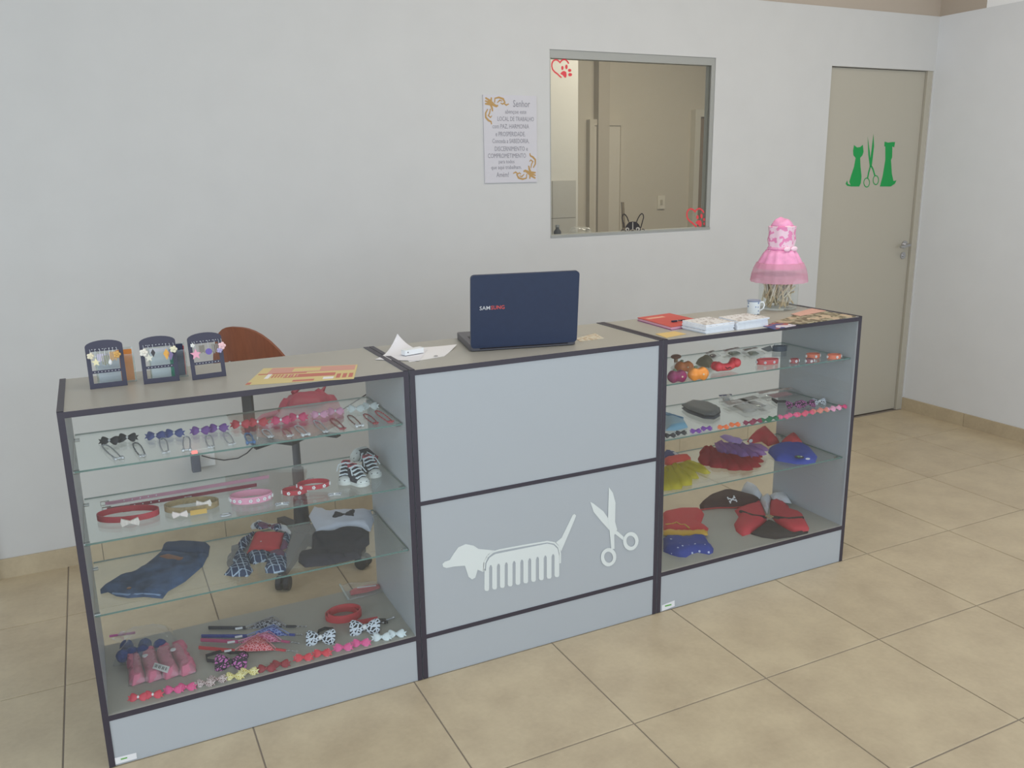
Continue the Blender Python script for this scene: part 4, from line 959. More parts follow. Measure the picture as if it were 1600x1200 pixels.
# --- tiny sneakers
CNV = mat('canvas_black', '33323c', .8, var=.1, scale=150); RUB = mat('rubber_white', 'dde0dd', .5); LACE = mat('lace_white', 'dfe8ee', .7)
def sneaker(u, v, yaw, label, sc=1.0, flip=False):
    p = Z(u, v, z2); r = thing('dog_sneaker', label, 'shoe', p, (0, 0, rad(yaw)), 'dog sneakers on the middle shelf')
    # local: toe at -y, heel at +y, origin under toe
    L, W_ = .07*sc, .024*sc
    out = [(W_*math.sin(rad(t)), -W_*.9*math.cos(rad(t))+W_*.75) for t in range(-90, 91, 15)]
    out = [(x, y) for x, y in out]+[(W_*.85, L*.75), (W_*.6, L), (-W_*.6, L), (-W_*.85, L*.75)]
    if flip:
        M = Matrix.Translation((0, 0, .034*sc)) @ Matrix.Rotation(rad(112), 4, 'Y')
    else: M = Matrix.Identity(4)
    MB().prism([M @ Vector((x, y, 0)) for x, y in out], (M.to_3x3() @ Vector((0, 0, .010*sc)))).build('sole', RUB, r, local=True)
    MB().ball(M @ Vector((0, W_*.75, .010*sc)), (W_*.92, W_*.85, .014*sc), 14, 8, M=M.to_3x3().to_4x4()).build('toe_cap', RUB, r, local=True, smooth=60)
    up_ = []; prof = [(.25, .9, .022), (.45, .9, .034), (.7, .8, .052), (.98, .62, .055)]
    vs_ = []
    for t, w_, h in prof:
        y = L*t; vs_ += [M @ Vector(q) for q in ((-W_*w_, y, .010*sc), (W_*w_, y, .010*sc), (W_*w_*.62, y, h*sc), (-W_*w_*.62, y, h*sc))]
    fs = [(0, 1, 2, 3), (12, 15, 14, 13)]+[(i*4+j, (i+1)*4+j, (i+1)*4+(j+1) % 4, i*4+(j+1) % 4) for i in range(3) for j in range(4)]
    MB().add(vs_, [f[::-1] for f in fs]).build('upper', CNV, r, local=True)
    mb = MB()
    for k in range(4):
        t = .3+.13*k; y = L*t; h = (.024+.009*k)*sc
        mb.tube([M @ Vector((-W_*.75, y, h)), M @ Vector((0, y-.003, h+.006)), M @ Vector((W_*.75, y+.006*sc, h))], .0019*sc, 6)
        mb.tube([M @ Vector((W_*.75, y, h)), M @ Vector((0, y-.003, h+.006)), M @ Vector((-W_*.75, y+.006*sc, h))], .0019*sc, 6)
    mb.tube([M @ Vector(q) for q in ((0, L*.7, .054*sc), (W_*.9, L*.6, .05*sc), (W_*1.2, L*.4, .03*sc))], .0018*sc, 6); mb.tube([M @ Vector(q) for q in ((0, L*.7, .054*sc), (-W_*.9, L*.6, .052*sc), (-W_*1.1, L*.45, .034*sc))], .0018*sc, 6)
    mb.build('laces', LACE, r, local=True, smooth=60)
    MB().band([M @ Vector(q) for q in ((-W_*.55, L*.75, .050*sc), (0, L*.68, .050*sc), (W_*.55, L*.75, .050*sc), (W_*.4, L*.97, .050*sc), (-W_*.4, L*.97, .050*sc))], .008*sc, .002, upv=M.to_3x3() @ Vector((0, 0, 1))).build('cuff', mat('cuff_red', 'b04a58', .6), r, local=True)
    MB().tube([M @ Vector((-W_*.9, W_*1.4, .012*sc)), M @ Vector((-W_*.7, W_*.3, .0145*sc)), M @ Vector((0, -.001, .0145*sc)), M @ Vector((W_*.7, W_*.3, .0145*sc)), M @ Vector((W_*.9, W_*1.4, .012*sc))], .0012, 5).build('stripe', BLACK, r, local=True)
    return r
sneaker(539, 758, -22, 'black and white dog sneaker at the left, toe towards the front')
sneaker(573, 759, 28, 'black and white dog sneaker in the middle, laces in front')
sneaker(590, 746, 15, 'black and white dog sneaker at the right, next to the side panel')
sneaker(549, 728, -58, 'dog sneaker tipped over behind the others, pale sole showing', 1.0, True)

# --- third shelf: clothes
DENIM = mat('denim', '425677', .85, var=.45, scale=22); RIB = mat('rib_blue', '3f4f6d', .9, bump=.4, scale=200)
A4 = lambda pts: ZP(z3, zp(120, 780, 5.333, pts))
P = A4([(195, 755), (330, 665), (490, 610), (700, 450), (715, 440), (1098, 470), (1085, 490), (1050, 560), (900, 690), (760, 770), (715, 830), (560, 815), (430, 825), (330, 810), (260, 775), (200, 790)])
dn = thing('denim_vest', 'blue denim dog vest spread on the lower glass shelf', 'dog clothes', cen(P), group='dog clothes in the counters')
MB().cloth(P, z3, .010, .004, 1, 20).build('body', DENIM, dn, smooth=60)
MB().cloth(A4([(700, 450), (725, 380), (890, 365), (1090, 375), (1110, 395), (1096, 480), (900, 465)]), z3+.0002, .014, .002, 2, 12).build('collar_band', RIB, dn, smooth=60)
MB().cloth(A4([(690, 510), (760, 490), (905, 520), (880, 552), (760, 540)]), z3+.0125, .0025, .0005, 3, 8, .006).build('leather_patch', mat('patch_brown', '8d5f48', .6), dn, smooth=60)
for u, v in ((440, 780), (615, 782)):
    q = A4([(u, v)])[0]; MB().lathe([(.006, 0), (.006, .002), (.003, .003)], q+Vector((0, 0, .0135)), 12).build('button', mat('copper', '8a6a58', .35, metal=.5), dn)
mb = MB(); q = A4([(300, 800), (430, 812), (560, 805), (700, 815)]); mb.tube([p+Vector((0, 0, .006)) for p in q], .003, 6); mb.build('hem', mat('denim_light', '7e93b3', .8), dn)
PLAID = pattern('navy_plaid', 'plaid', '2c3956', 'a3b2c4', 17, .05, .85, '6d4660')
B4 = lambda pts: ZP(z3, zp(340, 790, 10, pts))
REDC = mat('red_knit', 'cc4048', .85, var=.06, scale=40); WCL = mat('white_cloth', 'd9dcdf', .85)
P = B4([(585, 430), (1050, 440), (1010, 600), (960, 740), (450, 770), (500, 650)])
pd = thing('plaid_outfit', 'red and navy plaid dog outfit with white collar on the lower glass shelf', 'dog clothes', cen(P), group='dog clothes in the counters')
MB().cloth(P, z3, .012, .002, 1, 14).build('bodice', REDC, pd, smooth=60)
for k, Q_ in enumerate(([(520, 440), (590, 425), (440, 660), (350, 740), (320, 600), (400, 540)], [(1030, 450), (1140, 480), (1090, 660), (960, 720), (1010, 580)], [(285, 750), (480, 765), (520, 960), (560, 1020), (480, 1110), (240, 1112), (100, 1085), (150, 1030), (260, 940), (235, 860)], [(455, 770), (830, 750), (780, 880), (660, 890), (570, 925), (500, 900)], [(790, 760), (1070, 740), (1082, 880), (1065, 1020), (900, 1062), (750, 1055), (735, 980), (770, 900)])):
    MB().cloth(B4(Q_), z3, .013, .006, k, 12, .015, 70).build(('strap', 'strap', 'skirt', 'skirt', 'skirt')[k], PLAID, pd, smooth=60)
MB().cloth(B4([(515, 360), (600, 300), (690, 290), (830, 350), (1000, 335), (1100, 380), (1150, 440), (1140, 480), (1060, 440), (1000, 420), (850, 400), (700, 370), (540, 400)]), z3+.006, .010, .002, 5, 14, .008).build('collar', WCL, pd, smooth=60)
for Q_ in ([(570, 370), (660, 335), (800, 375), (800, 420), (680, 450), (610, 430)], [(840, 400), (1005, 370), (1000, 430), (930, 475), (840, 430)]): MB().cloth(B4(Q_), z3+.016, .008, .002, 6, 8, .008).build('bow_loop', PLAID, pd, smooth=60)
MB().ball(B4([(822, 400)])[0]+Vector((0, 0, .02)), .005, 8, 5).build('bow_knot', mat('dark_red', '71303c', .7), pd)
MB().ball(B4([(685, 628)])[0]+Vector((0, 0, .014)), (.004, .004, .002), 8, 5).build('button', GEM, pd)
C4 = lambda pts: ZP(z3, zp(450, 770, 9.23, pts))
P = C4([(350, 610), (600, 590), (740, 550), (960, 540), (1170, 570), (1175, 740), (1060, 840), (1050, 950), (560, 1050), (250, 1080), (150, 1000), (165, 890), (340, 850)])
tx = thing('tuxedo_outfit', 'black and white dog tuxedo with bow tie on the lower glass shelf', 'dog clothes', cen(P), group='dog clothes in the counters')
MB().cloth(P, z3, .014, .005, 1, 18).build('jacket', BLK, tx, smooth=60)
WSH = mat('shirt_white', 'd6dae8', .8)
MB().cloth(C4([(300, 345), (375, 215), (450, 260), (650, 295), (850, 290), (1190, 250), (1240, 400), (1190, 560), (960, 545), (740, 555), (600, 595), (350, 615), (410, 550)]), z3+.0005, .014, .006, 2, 16).build('shirt', WSH, tx, smooth=60)
for Q_ in ([(630, 440), (680, 350), (805, 385), (815, 420), (700, 455)], [(805, 390), (940, 325), (985, 340), (965, 432), (812, 425)]): MB().cloth(C4(Q_), z3+.018, .007, .001, 3, 8, .008).build('bow_tie', BLK, tx, smooth=60)
MB().ball(C4([(810, 405)])[0]+Vector((0, 0, .022)), (.006, .006, .005), 8, 5).build('bow_knot', BLACK, tx)
q = C4([(680, 612)])[0]; MB().lathe([(.0075, 0), (.0075, .002), (.006, .003), (0, .0025)], q+Vector((0, 0, .015)), 14).build('button', WHITE, tx)
q = C4([(640, 700), (720, 820), (800, 950), (830, 1010)]); MB().tube([p+Vector((0, 0, .0185)) for p in q], .0012, 5).build('front_seam', mat('seam', '1d1a20', .8), tx)

# --- bottom board of the left unit
ZB = BZ; E6 = lambda pts, z=ZB: ZP(z, zp(150, 900, 5.333, pts)); E7 = lambda pts, z=ZB: ZP(z, zp(400, 880, 5.333, pts))
# pompom bag
P = E6([(120, 525), (640, 455), (690, 560), (650, 625), (260, 745), (140, 755), (190, 650), (200, 560)])
pb = thing('zip_bag', 'clear zip bag with magenta slider holding blue pompom balls', 'bag', cen(P))
mb = MB().cloth(P, ZB+.0005, .05, .006, 2, 12, .05); mb.build('film', BAG, pb, smooth=60)
q = E6([(120, 530), (330, 520)]); MB().tube([q[0]+Vector((0, 0, .012)), q[1]+Vector((0, 0, .02))], .004, 8).build('zip_strip', mat('magenta', 'b83c8e', .5), pb)
BLU = mat('blue_yarn', '3c4a82', .95, var=.25, scale=120, bump=.6)
for k, (u, v, lab) in enumerate(((255, 590, 'at the far left'), (300, 645, 'front, second from the left'), (225, 670, 'at the front left'), (410, 575, 'at the back centre'), (390, 630, 'at the front centre'), (535, 580, 'at the right'))):
    q = Z(*zp(150, 900, 5.333, [(u, v)])[0], ZB+.02); o = MB().ball((q.x, q.y, ZB+.021), .02, 14, 9); 
    for vv in o.v: vv += (vv-Vector((q.x, q.y, ZB+.021)))*.12*noise.noise(vv*220)
    tag(o.build('pompom', BLU, smooth=80), f'blue yarn pompom {lab} inside the clear zip bag', 'pompom', 'pompoms in the zip bag')
# pink pack of bone shaped toys
PPK = mat('pink_fleece', 'dc7f98', .9, var=.08, scale=60)
P = E6([(258, 705), (750, 592), (845, 790), (830, 815), (268, 925)])
pp = thing('plastic_pack', 'clear pack with bar code label holding four pink bone shaped toys', 'pack', cen(P))
MB().cloth(P, ZB+.0004, .034, .002, 2, 12, .03).build('film', BAG, pp, smooth=60)
for k, lab in enumerate(('leftmost', 'second from left', 'third from left', 'rightmost')):
    t = k/4; s = (k+1)/4
    def L(t): return ((256+(758-256)*t, 700+(586-700)*t), (272+(835-272)*t, 912+(805-912)*t))
    (ax, ay), (bx, by) = L(t+.002); (cx, cy), (dx, dy) = L(s-.002)
    mx, my = (ax+bx)/2, (ay+by)/2; nx, ny = (cx+dx)/2, (cy+dy)/2
    w_ = (cx-ax)
    o = MB().cloth(E6([(ax-6, ay+4), (ax+w_*.06, ay-10), (cx-w_*.02, cy-14), (cx+4, cy), (cx+2, (cy+ny)/2), (nx-w_*.03, ny), (dx, (dy+ny)/2), (dx, dy-6), (dx-w_*.25, dy+8), (bx+w_*.25, by+10), (bx, by-6), (bx, (by+my)/2), (mx+w_*.03, my), (ax, (ay+my)/2)]), ZB+.001, .024, .003, k, 14, .006)
    tag(o.build('bone_toy', PPK, smooth=60), f'{lab} pink bone shaped toy in the clear pack', 'toy', 'pink bone toys in the pack')
q = E6([(490, 722), (615, 757), (595, 810), (470, 770)], ZB+.032); lb = MB().prism(q, (0, 0, .0008)).build('price_label', PAPER, pp)
def lq(s, t): return q[0].lerp(q[1], s).lerp(q[3].lerp(q[2], s), t)+Vector((0, 0, .0008))
m = MB()
for k in range(14):
    if k % 4 != 3: m.prism([lq(.1+k*.057, .25), lq(.1+k*.057+.03, .25), lq(.1+k*.057+.03, .75), lq(.1+k*.057, .75)], (0, 0, .0002))
m.build('bar_code', BLACK, lb)
for u, v in ((410, 668), (642, 617)):
    MB().lathe([(.008, 0), (.008, .003), (.004, .0045)], E6([(u, v)], ZB+.028)[0], 12).build('snap_button', WHITE, pp)
# bandana collars
for k, (l, tri, e, c, c2, nm) in enumerate((((326, 983), [(384, 983), (427, 966), (447, 980)], (478, 981), '3a3a44', 'a8a8b0', 'black'), ((315, 996), [(386, 996), (428, 980), (452, 993)], (471, 994), '3c4a9a', '8d9fd6', 'blue'), ((314, 1002), [(372, 1005), (421, 990), (440, 1003)], (466, 1007), 'c2557f', 'e59ab8', 'pink'), ((311, 1014), [(367, 1019), (405, 993), (431, 1016)], (463, 1020), 'd0454e', 'eea3aa', 'red'))):
    zz = ZB+.0005+(.0 if k < 2 else .003*(k-1)); A = Z(*l, zz); T_ = ZP(zz, tri); E_ = Z(*e, zz); cm = mat('bandana_'+nm, c, .7)
    r = thing('bandana_collar', f'{nm} bandana dog collar with a printed kerchief triangle', 'collar', cen(T_), group='bandana collars')
    path = [A, A.lerp(T_[0], .6), T_[0]]; d = (T_[0]-A).normalized()
    MB().band([p for p in path], .010, .004, closed=False).build('strap', cm, r)
    MB().band([T_[2], T_[2].lerp(E_, .5)], .007, .004, closed=False).build('strap', cm, r)
    MB().cloth(T_, zz, .012, .002, k, 10, .015).build('kerchief', pattern('kerchief_'+nm, 'cells', c, c2, 110, .1), r, smooth=60)
    mb = MB()
    for i in range(3):
        q0 = T_[0].lerp(T_[1], .1+.3*i); 
    mb.tube([T_[0]+Vector((0, 0, .008)), T_[1]+Vector((0, 0, .009)), T_[2]+Vector((0, 0, .008))], .0016, 5); mb.build('trim', mat('trim_'+nm, c2, .7), r)
    q = A.lerp(T_[0], .82); MB().prism([q+Vector((-.012, -.004, .003)), q+Vector((.010, -.008, .003)), q+Vector((.010, -.008, .010)), q+Vector((-.012, -.004, .010))], (0, -.001, 0)).build('size_tag', PAPER, r)
    B0 = T_[2].lerp(E_, .5); mb = MB()
    for i in range(6):
        q = B0.lerp(E_, i/5)+Vector((0, 0, .004)); dd = (E_-B0).normalized(); up_ = Vector((0, 0, 1)) if i % 2 else Vector((-dd.y, dd.x, 0))
        mb.tube([q+dd*(.0042*math.cos(j*PI/4))+up_*(.0028*math.sin(j*PI/4)) for j in range(8)], .0009, 5, closed=True)
    mb.build('chain', METAL, r)
# bow ties with leopard print
LEO_P = pattern('leopard_pink', 'cells', 'c76bb0', '241f2a', 4.2, .12); LEO_W = pattern('leopard_white', 'cells', '24222c', 'd9e0ea', 4.0, .13)
def bowtie(u, v, z, wpx, m, label, strap_px=None, yaw=0):
    r = bow(u, v, z, wpx, m, label, 'leopard print bow ties', GEM if m is LEO_W else BLACK, 50, yaw, 'bow_tie', False, 'bow tie')
    if strap_px:
        Mi = (Matrix.Translation(r.location) @ r.rotation_euler.to_matrix().to_4x4()).inverted()
        pts = [Mi @ Z(a, b, z+.0008) for a, b in strap_px]; upv = Mi.to_3x3() @ Vector((0, 0, 1))
        MB().band(pts, .010, .0025, closed=False, upv=upv).build('strap', mat('strap_black', '2f2c33', .7), r, local=True)
    return r
bowtie(361, 1034, ZB, 48, LEO_P, 'pink leopard bow tie with black strap on the bottom board', [(340, 1036), (324, 1034), (322, 1027), (335, 1023), (350, 1019), (360, 1022), (383, 1022), (388, 1026), (384, 1031)])
bowtie(501, 996, ZB, 44, LEO_W, 'black and white leopard bow tie left of the red leash coil', [(480, 1003), (495, 999), (498, 988), (508, 984), (520, 985), (524, 992), (520, 998)])
bowtie(570, 980, ZB, 46, LEO_W, 'black and white leopard bow tie in front of the red leash', [(592, 976), (600, 973), (606, 974)])
# front row of bows on the bottom board
gB = 'hair bows on the bottom board of the left counter'; pb_ = 'at the front of the bottom board'
DR = pattern('polka_red', 'dots', 'd8404f', 'f6dfe2', 4, .22, .5); DP = pattern('polka_pink', 'dots', 'e65c98', 'f8e4ee', 4, .22, .5); DW = pattern('polka_white', 'dots', 'dfe9ec', '8aa0a8', 4.5, .15, .5)
for pts, m, d in ((((216, 1089), (239, 1085)), ribbon('scarlet', 'd9475a'), 'plain scarlet'), (((271, 1077), (291, 1073)), pattern('pink_print', 'dots', 'e0558c', 'f3c7da', 4.5, .2, .5), 'small pink print'), (((320, 1067), (339, 1061)), pattern('brown_print', 'cells', '7d5d5c', 'd5c3c0', 4, .12), 'brown and white'), (((366, 1056), (388, 1049)), pattern('yellow_print', 'cells', 'c9b457', 'efe6b0', 4, .12), 'yellow'), (((416, 1044), (438, 1037)), ribbon('dark_red', '96303a'), 'dark red'), (((474, 1027), (503, 1020)), DR, 'red polka dot'), (((536, 1011), (564, 1004)), DP, 'hot pink polka dot'), (((596, 995), (619, 990)), DW, 'white dotted')):
    pair(pts, ZB, 24, m, d, pb_, gB, GEM if d == 'plain scarlet' else None, tilt=48)
# red leash coil
rl_ = thing('leash', 'coiled red leather leash with metal clip on the bottom board', 'leash', Z(537, 962, ZB))
CO = mat('leash_red', 'c8434a', .5)
for k, (sx, off) in enumerate(((54, (0, 0)), (49, (1, -1)), (44, (-1, 1)))):
    c, P = ring_pts(537+off[0], 963+off[1], sx, .78, ZB+.0006, -.2); MB().band(P, .016, .004).build('coil', CO, rl_, smooth=40)
c, P = ring_pts(538, 958, 50, .74, ZB+.017, -.1); MB().band(P, .012, .004).build('coil', CO, rl_, smooth=40)
q = [Z(*p, ZB+.0006) for p in ((548, 976), (565, 975), (590, 970))]; MB().band(q, .015, .004, closed=False).build('strap_end', CO, rl_)
q = [Z(*p, ZB+.004) for p in ((590, 970), (603, 969), (612, 966), (615, 965))]; MB().tube(q, .003, 8).ball(q[-1], .005, 8, 5).build('clip', METAL, rl_)
MB().prism(ZP(ZB+.0006, [(590, 974), (603, 975), (603, 968), (590, 968)]), (0, 0, .004)).build('tag', BLACK, rl_)
MB().prism(ZP(ZB+.0047, [(592, 973), (600, 973.5), (600, 969), (592, 969)]), (0, 0, .0004)).build('tag_label', PAPER, rl_)
# clear packet at the back
P = E7([(700, 190), (1040, 165), (1065, 245), (770, 312)])
pk = thing('plastic_packet', 'clear plastic packet with a red item at the back of the bottom board', 'pack', cen(P))
MB().cloth(P, ZB+.0005, .018, .003, 4, 10, .03).build('film', BAG, pk, smooth=60)
MB().cloth(E7([(780, 240), (860, 215), (1030, 185), (1050, 205), (930, 245), (790, 270)]), ZB+.001, .010, .002, 3, 10, .01).build('red_item', mat('packet_red', 'd2585c', .6), pk, smooth=60)
MB().prism(E7([(840, 200), (1000, 180), (1002, 190), (842, 210)], ZB+.019), (0, 0, .0006)).build('header', PAPER, pk)
q = E7([(700, 190), (772, 312)]); MB().tube([p+Vector((0, 0, .006)) for p in q], .004, 6).build('fold', glass('film_fold', (.9, .95, .95), .9, .4), pk)

# ================================================================== RIGHT UNIT
S5 = lambda pts, z: ZP(z, zp(1020, 520, 5, pts)); S6 = lambda pts, z: ZP(z, zp(1020, 660, 5, pts))
# --- R1 toys
def gourd(u, v, wpx, m, label, stem=True, yaw=0):
    p = Z(u, v, z1); R0 = (Z(u+wpx/2, v, z1)-Z(u-wpx/2, v, z1)).length/3.2; p = Z(u, v, z1+R0)
    r = thing('rubber_toy', label, 'toy', (p.x, p.y, z1), (0, 0, rad(yaw)), 'pumpkin shaped dog toys')
    mb = MB(); n1, n2 = 14, 20; vs_ = []
    for i in range(n1+1):
        t = i/n1; x = (-1.6+3.2*t)*R0; e = max(0, 1-abs(2*t-1)**2.6)**.5; rr = R0*e*(.86+.14*math.cos(4*PI*(t-.25)))
        for j in range(n2):
            a = 2*PI*j/n2; r2 = rr*(1+.05*math.cos(6*a)); vs_.append(Vector((x, r2*math.cos(a), R0+r2*math.sin(a))))
    mb.add(vs_, [(i*n2+j, i*n2+(j+1) % n2, (i+1)*n2+(j+1) % n2, (i+1)*n2+j) for i in range(n1) for j in range(n2)]).build('body', m, r, local=True, smooth=70)
    if stem: MB().ball((-.4*R0, 0, 1.95*R0), (.3*R0, .25*R0, .2*R0), 8, 5).build('stem', mat('stem_green', '6d7a5e', .7), r, local=True)
    MB().ball((.35*R0, -.92*R0, R0*1.1), (.14*R0, .1*R0, .14*R0), 8, 5).build('eye', mat('eye_pale', 'd8c8a8', .4), r, local=True)
gourd(1058, 588, 34, mat('toy_plum', '8d2f5d', .35), 'plum purple pumpkin shaped rubber toy at the front left', True, -8)
gourd(1069, 573, 31, mat('toy_orange_dull', 'd0793f', .4), 'dull orange pumpkin shaped rubber toy behind the plum one', True, -20)
gourd(1091, 584, 36, mat('toy_orange', 'e39243', .35), 'bright orange pumpkin shaped rubber toy', True, -12)
p = Z(1056, 566, z1); tm = thing('mushroom_toy', 'small brown mushroom shaped toy at the back left of the top shelf', 'toy', p)
MB().lathe([(.007, 0), (.008, .018)], (0, 0, 0), 10).build('stalk', mat('brown_light', 'a58062', .6), tm, local=True); MB().ball((0, 0, .022), (.022, .018, .009), 14, 7).build('cap', mat('brown_dark', '7d4c38', .6), tm, local=True, smooth=60)
p = Z(1134, 580, z1)
bn = thing('bone_toy', 'red bone shaped rubber toy with black printed marks', 'toy', (p.x, p.y, z1), (0, 0, -.1)); mb = MB()
RT = mat('toy_red', 'ee4350', .35)
mb.tube([(-.035, 0, .022), (-.015, 0, .016), (.015, .0, .016), (.04, .01, .026)], .015, 14, rs=[.018, .014, .014, .018])
for s in (-1, 1):
    for q in (-1, 1): mb.ball((s*.042+.002, q*.009+(.008 if s > 0 else 0), .022 if s < 0 else .028), .017, 14, 9)
mb.build('body', RT, bn, local=True, smooth=70)
MB().tube([(-.012, -.0155, .02), (-.004, -.0165, .012), (.006, -.016, .018), (.014, -.0155, .012)], .0014, 5).build('print', BLACK, bn, local=True)
# clear packets with header cards
def packet(px, z, label, hc, ic, sc=.010):
    P = ZP(z, px); c = cen(P); r = thing('plastic_packet', label, 'pack', c, group='clear packets in the right counter')
    MB().cloth(P, z+.0004, sc, .002, len(label), 8, .02).build('film', BAG, r, smooth=60)
    q = [P[0].lerp(P[3], .02), P[1].lerp(P[2], .02), P[1].lerp(P[2], .32), P[0].lerp(P[3], .32)]
    q = [c+(p-c)*.95+Vector((0, 0, sc+.0035)) for p in q]; MB().prism(q, (0, 0, .0005)).build('header', pattern('header_'+hc, 'blotch', hc, 'c9c2c2', 60, .45), r)
    q = [c+(p-c)*.5 for p in P]; MB().cloth(q, z+.0008, sc*.6, .001, 2, 6, .01).build('contents', mat('cont_'+ic, ic, .6), r, smooth=60)
packet([(1100, 557), (1113, 552), (1126, 556), (1114, 562)][::1], z1, 'clear packet with grey header left of centre at the back', '8d7f80', '6d4d58')
packet([(1127, 552), (1152, 547), (1168, 553), (1140, 559)], z1, 'clear packet with brown header at the back', '8a6a66', '9aa08c')
packet([(1158, 551), (1180, 547), (1196, 553), (1172, 559)], z1, 'clear packet with beige header behind the red collar', '9b8880', 'a8a890')
o = MB().cloth(S5([(335, 240), (390, 215), (470, 225), (490, 260), (440, 275), (370, 262)], z1), z1, .022, .004, 3, 10, .02)
tag(o.build('canvas_toy', mat('khaki', '9a927c', .9), smooth=60), 'khaki canvas toy between the orange toy and the red bone', 'toy')
collar(1199, 568, 36, .5, z1, .018, mat('collar_coral', 'd8565a', .35), 'coral red collar with silver print on the top right shelf', -.2, studs=4, group='collars in the right counter')
collar(1218, 548, 24, .6, z1, .020, mat('collar_navy', '3c4658', .4), 'dark navy collar at the back of the top right shelf', -.2, group='collars in the right counter')
P = S5([(845, 125), (920, 100), (940, 140), (900, 148)], z1); tag(MB().prism(P, (0, 0, .0012)).build('card', mat('slate_card', '6d7884', .6)), 'slate grey card under the dark navy collar', 'card')
for (u, v), w_, c, lab in (((1241, 567), 13, 'a84a4a', 'dark red rolled collar, first of the four small ones'), ((1265, 567), 12, '8f5258', 'brown red rolled collar at the front of the four small ones'), ((1270, 559), 22, 'e0714e', 'orange rolled collar, wider and left of its twin'), ((1303, 560), 22, 'ea7a58', 'orange rolled collar nearest the right side panel')):
    collar(u, v, w_, .65, z1, .017, mat('roll_'+c, c, .3), lab, -.2, studs=3, buckle=False, group='collars in the right counter')
# --- R2
P = S5([(225, 590), (300, 560), (440, 575), (520, 610), (527, 650), (480, 678), (400, 672), (270, 625)], z2)
po = thing('brush_pouch', 'dark grey zipped pouch with rounded ends on the middle right shelf', 'pouch', cen(P))
MB().cloth(P, z2, .012, .0005, 2, 14, .012).build('lower_shell', mat('pouch_dark', '4a4a52', .5), po, smooth=60)
q = [cen(P)+(p-cen(P))*.97+Vector((0, 0, .013)) for p in P]
MB().cloth(q, z2+.013, .011, .0005, 3, 14, .014).build('upper_shell', mat('pouch_grey', '6f6d6d', .5), po, smooth=60)
MB().tube([cen(P)+(p-cen(P))*.99+Vector((0, 0, .0135)) for p in P], .0018, 6, closed=True).build('zip', BLACK, po)
P = S5([(100, 640), (245, 688), (275, 740), (180, 765), (100, 765)], z2)
bp_ = thing('plastic_packet', 'light blue plastic packet at the left end of the middle right shelf', 'pack', cen(P), group='clear packets in the right counter')
MB().cloth(P, z2, .014, .003, 3, 10, .012).build('film', mat('blue_film', '7fb0cc', .3), bp_, smooth=60)
MB().cloth(S5([(100, 650), (240, 692), (235, 712), (100, 672)], z2), z2+.015, .003, .001, 3, 8, .01).build('label_strip', mat('blue_label', '3f7fae', .5), bp_)
packet([(1122, 622), (1143, 620), (1148, 627), (1127, 630)], z2, 'clear packet with navy and white header card', '4c4d70', 'c9c9cc')
packet([(1126, 632), (1160, 627), (1204, 644), (1165, 652)], z2, 'large clear packet holding pale brushes in the centre', 'b8aaa6', 'c9c2bc')
packet([(1150, 628), (1176, 622), (1212, 637), (1192, 643)], z2, 'clear packet behind the large one in the centre', 'b0a8a4', 'b9b1ad')
packet([(1178, 617), (1240, 609), (1258, 616), (1200, 627)], z2, 'long clear packet with pink sticks at the back', 'b7a09c', 'c78f93')
bowtie(1240, 632, z2, 24, LEO_P, 'pink leopard bow tie on the left of three on the right shelf', [(1228, 629), (1215, 629), (1206, 625), (1214, 631)])
bowtie(1262, 630, z2, 24, LEO_P, 'pink leopard bow tie in the middle of three on the right shelf')
bowtie(1280, 627, z2, 22, LEO_W, 'black and white leopard bow tie on the right of three on the right shelf')
gR = 'hair bows on the middle shelf of the right counter'; pr = 'at the front of the middle right shelf'
for pts, m, d in ((((1047, 680), (1064, 676)), ribbon('black_r', '2b2930'), 'black'), (((1087, 673), (1104, 669)), pattern('purple_print', 'dots', '7a3fa0', 'e0c8ec', 4.5, .18), 'purple print'), (((1130, 667), (1148, 663)), pattern('orange_print', 'dots', 'ee7440', 'fbd9c4', 4.5, .2), 'orange print'), (((1170, 660), (1183, 657)), pattern('wine_print', 'dots', '8b2f4d', 'd8a8b6', 4.5, .18), 'wine red'), (((1196, 656), (1208, 653)), ribbon('green', '1f6b48'), 'dark green'), (((1224, 651), (1239, 648)), pattern('pinkdot_r', 'dots', 'e2608c', 'f9d5e2', 4.5, .25), 'pink dotted'), (((1252, 647), (1264, 644)), ribbon('rose', 'e05a78'), 'rose'), (((1276, 642), (1287, 640)), pattern('coral_print', 'dots', 'df8478', 'f6e0d8', 4.5, .25), 'coral print'), (((1297, 639), (1306, 637)), pattern('paleprint', 'dots', 'eaa0c0', 'fbeaf2', 4.5, .25), 'pale pink print')):
    pair(pts, z2, 15, m, d, pr, gR, None, tilt=50)
bow(1316, 635, z2, 13, ribbon('fuchsia', 'e23f7e'), 'single fuchsia bow at the right end of the middle right shelf', gR, None, tilt=50)
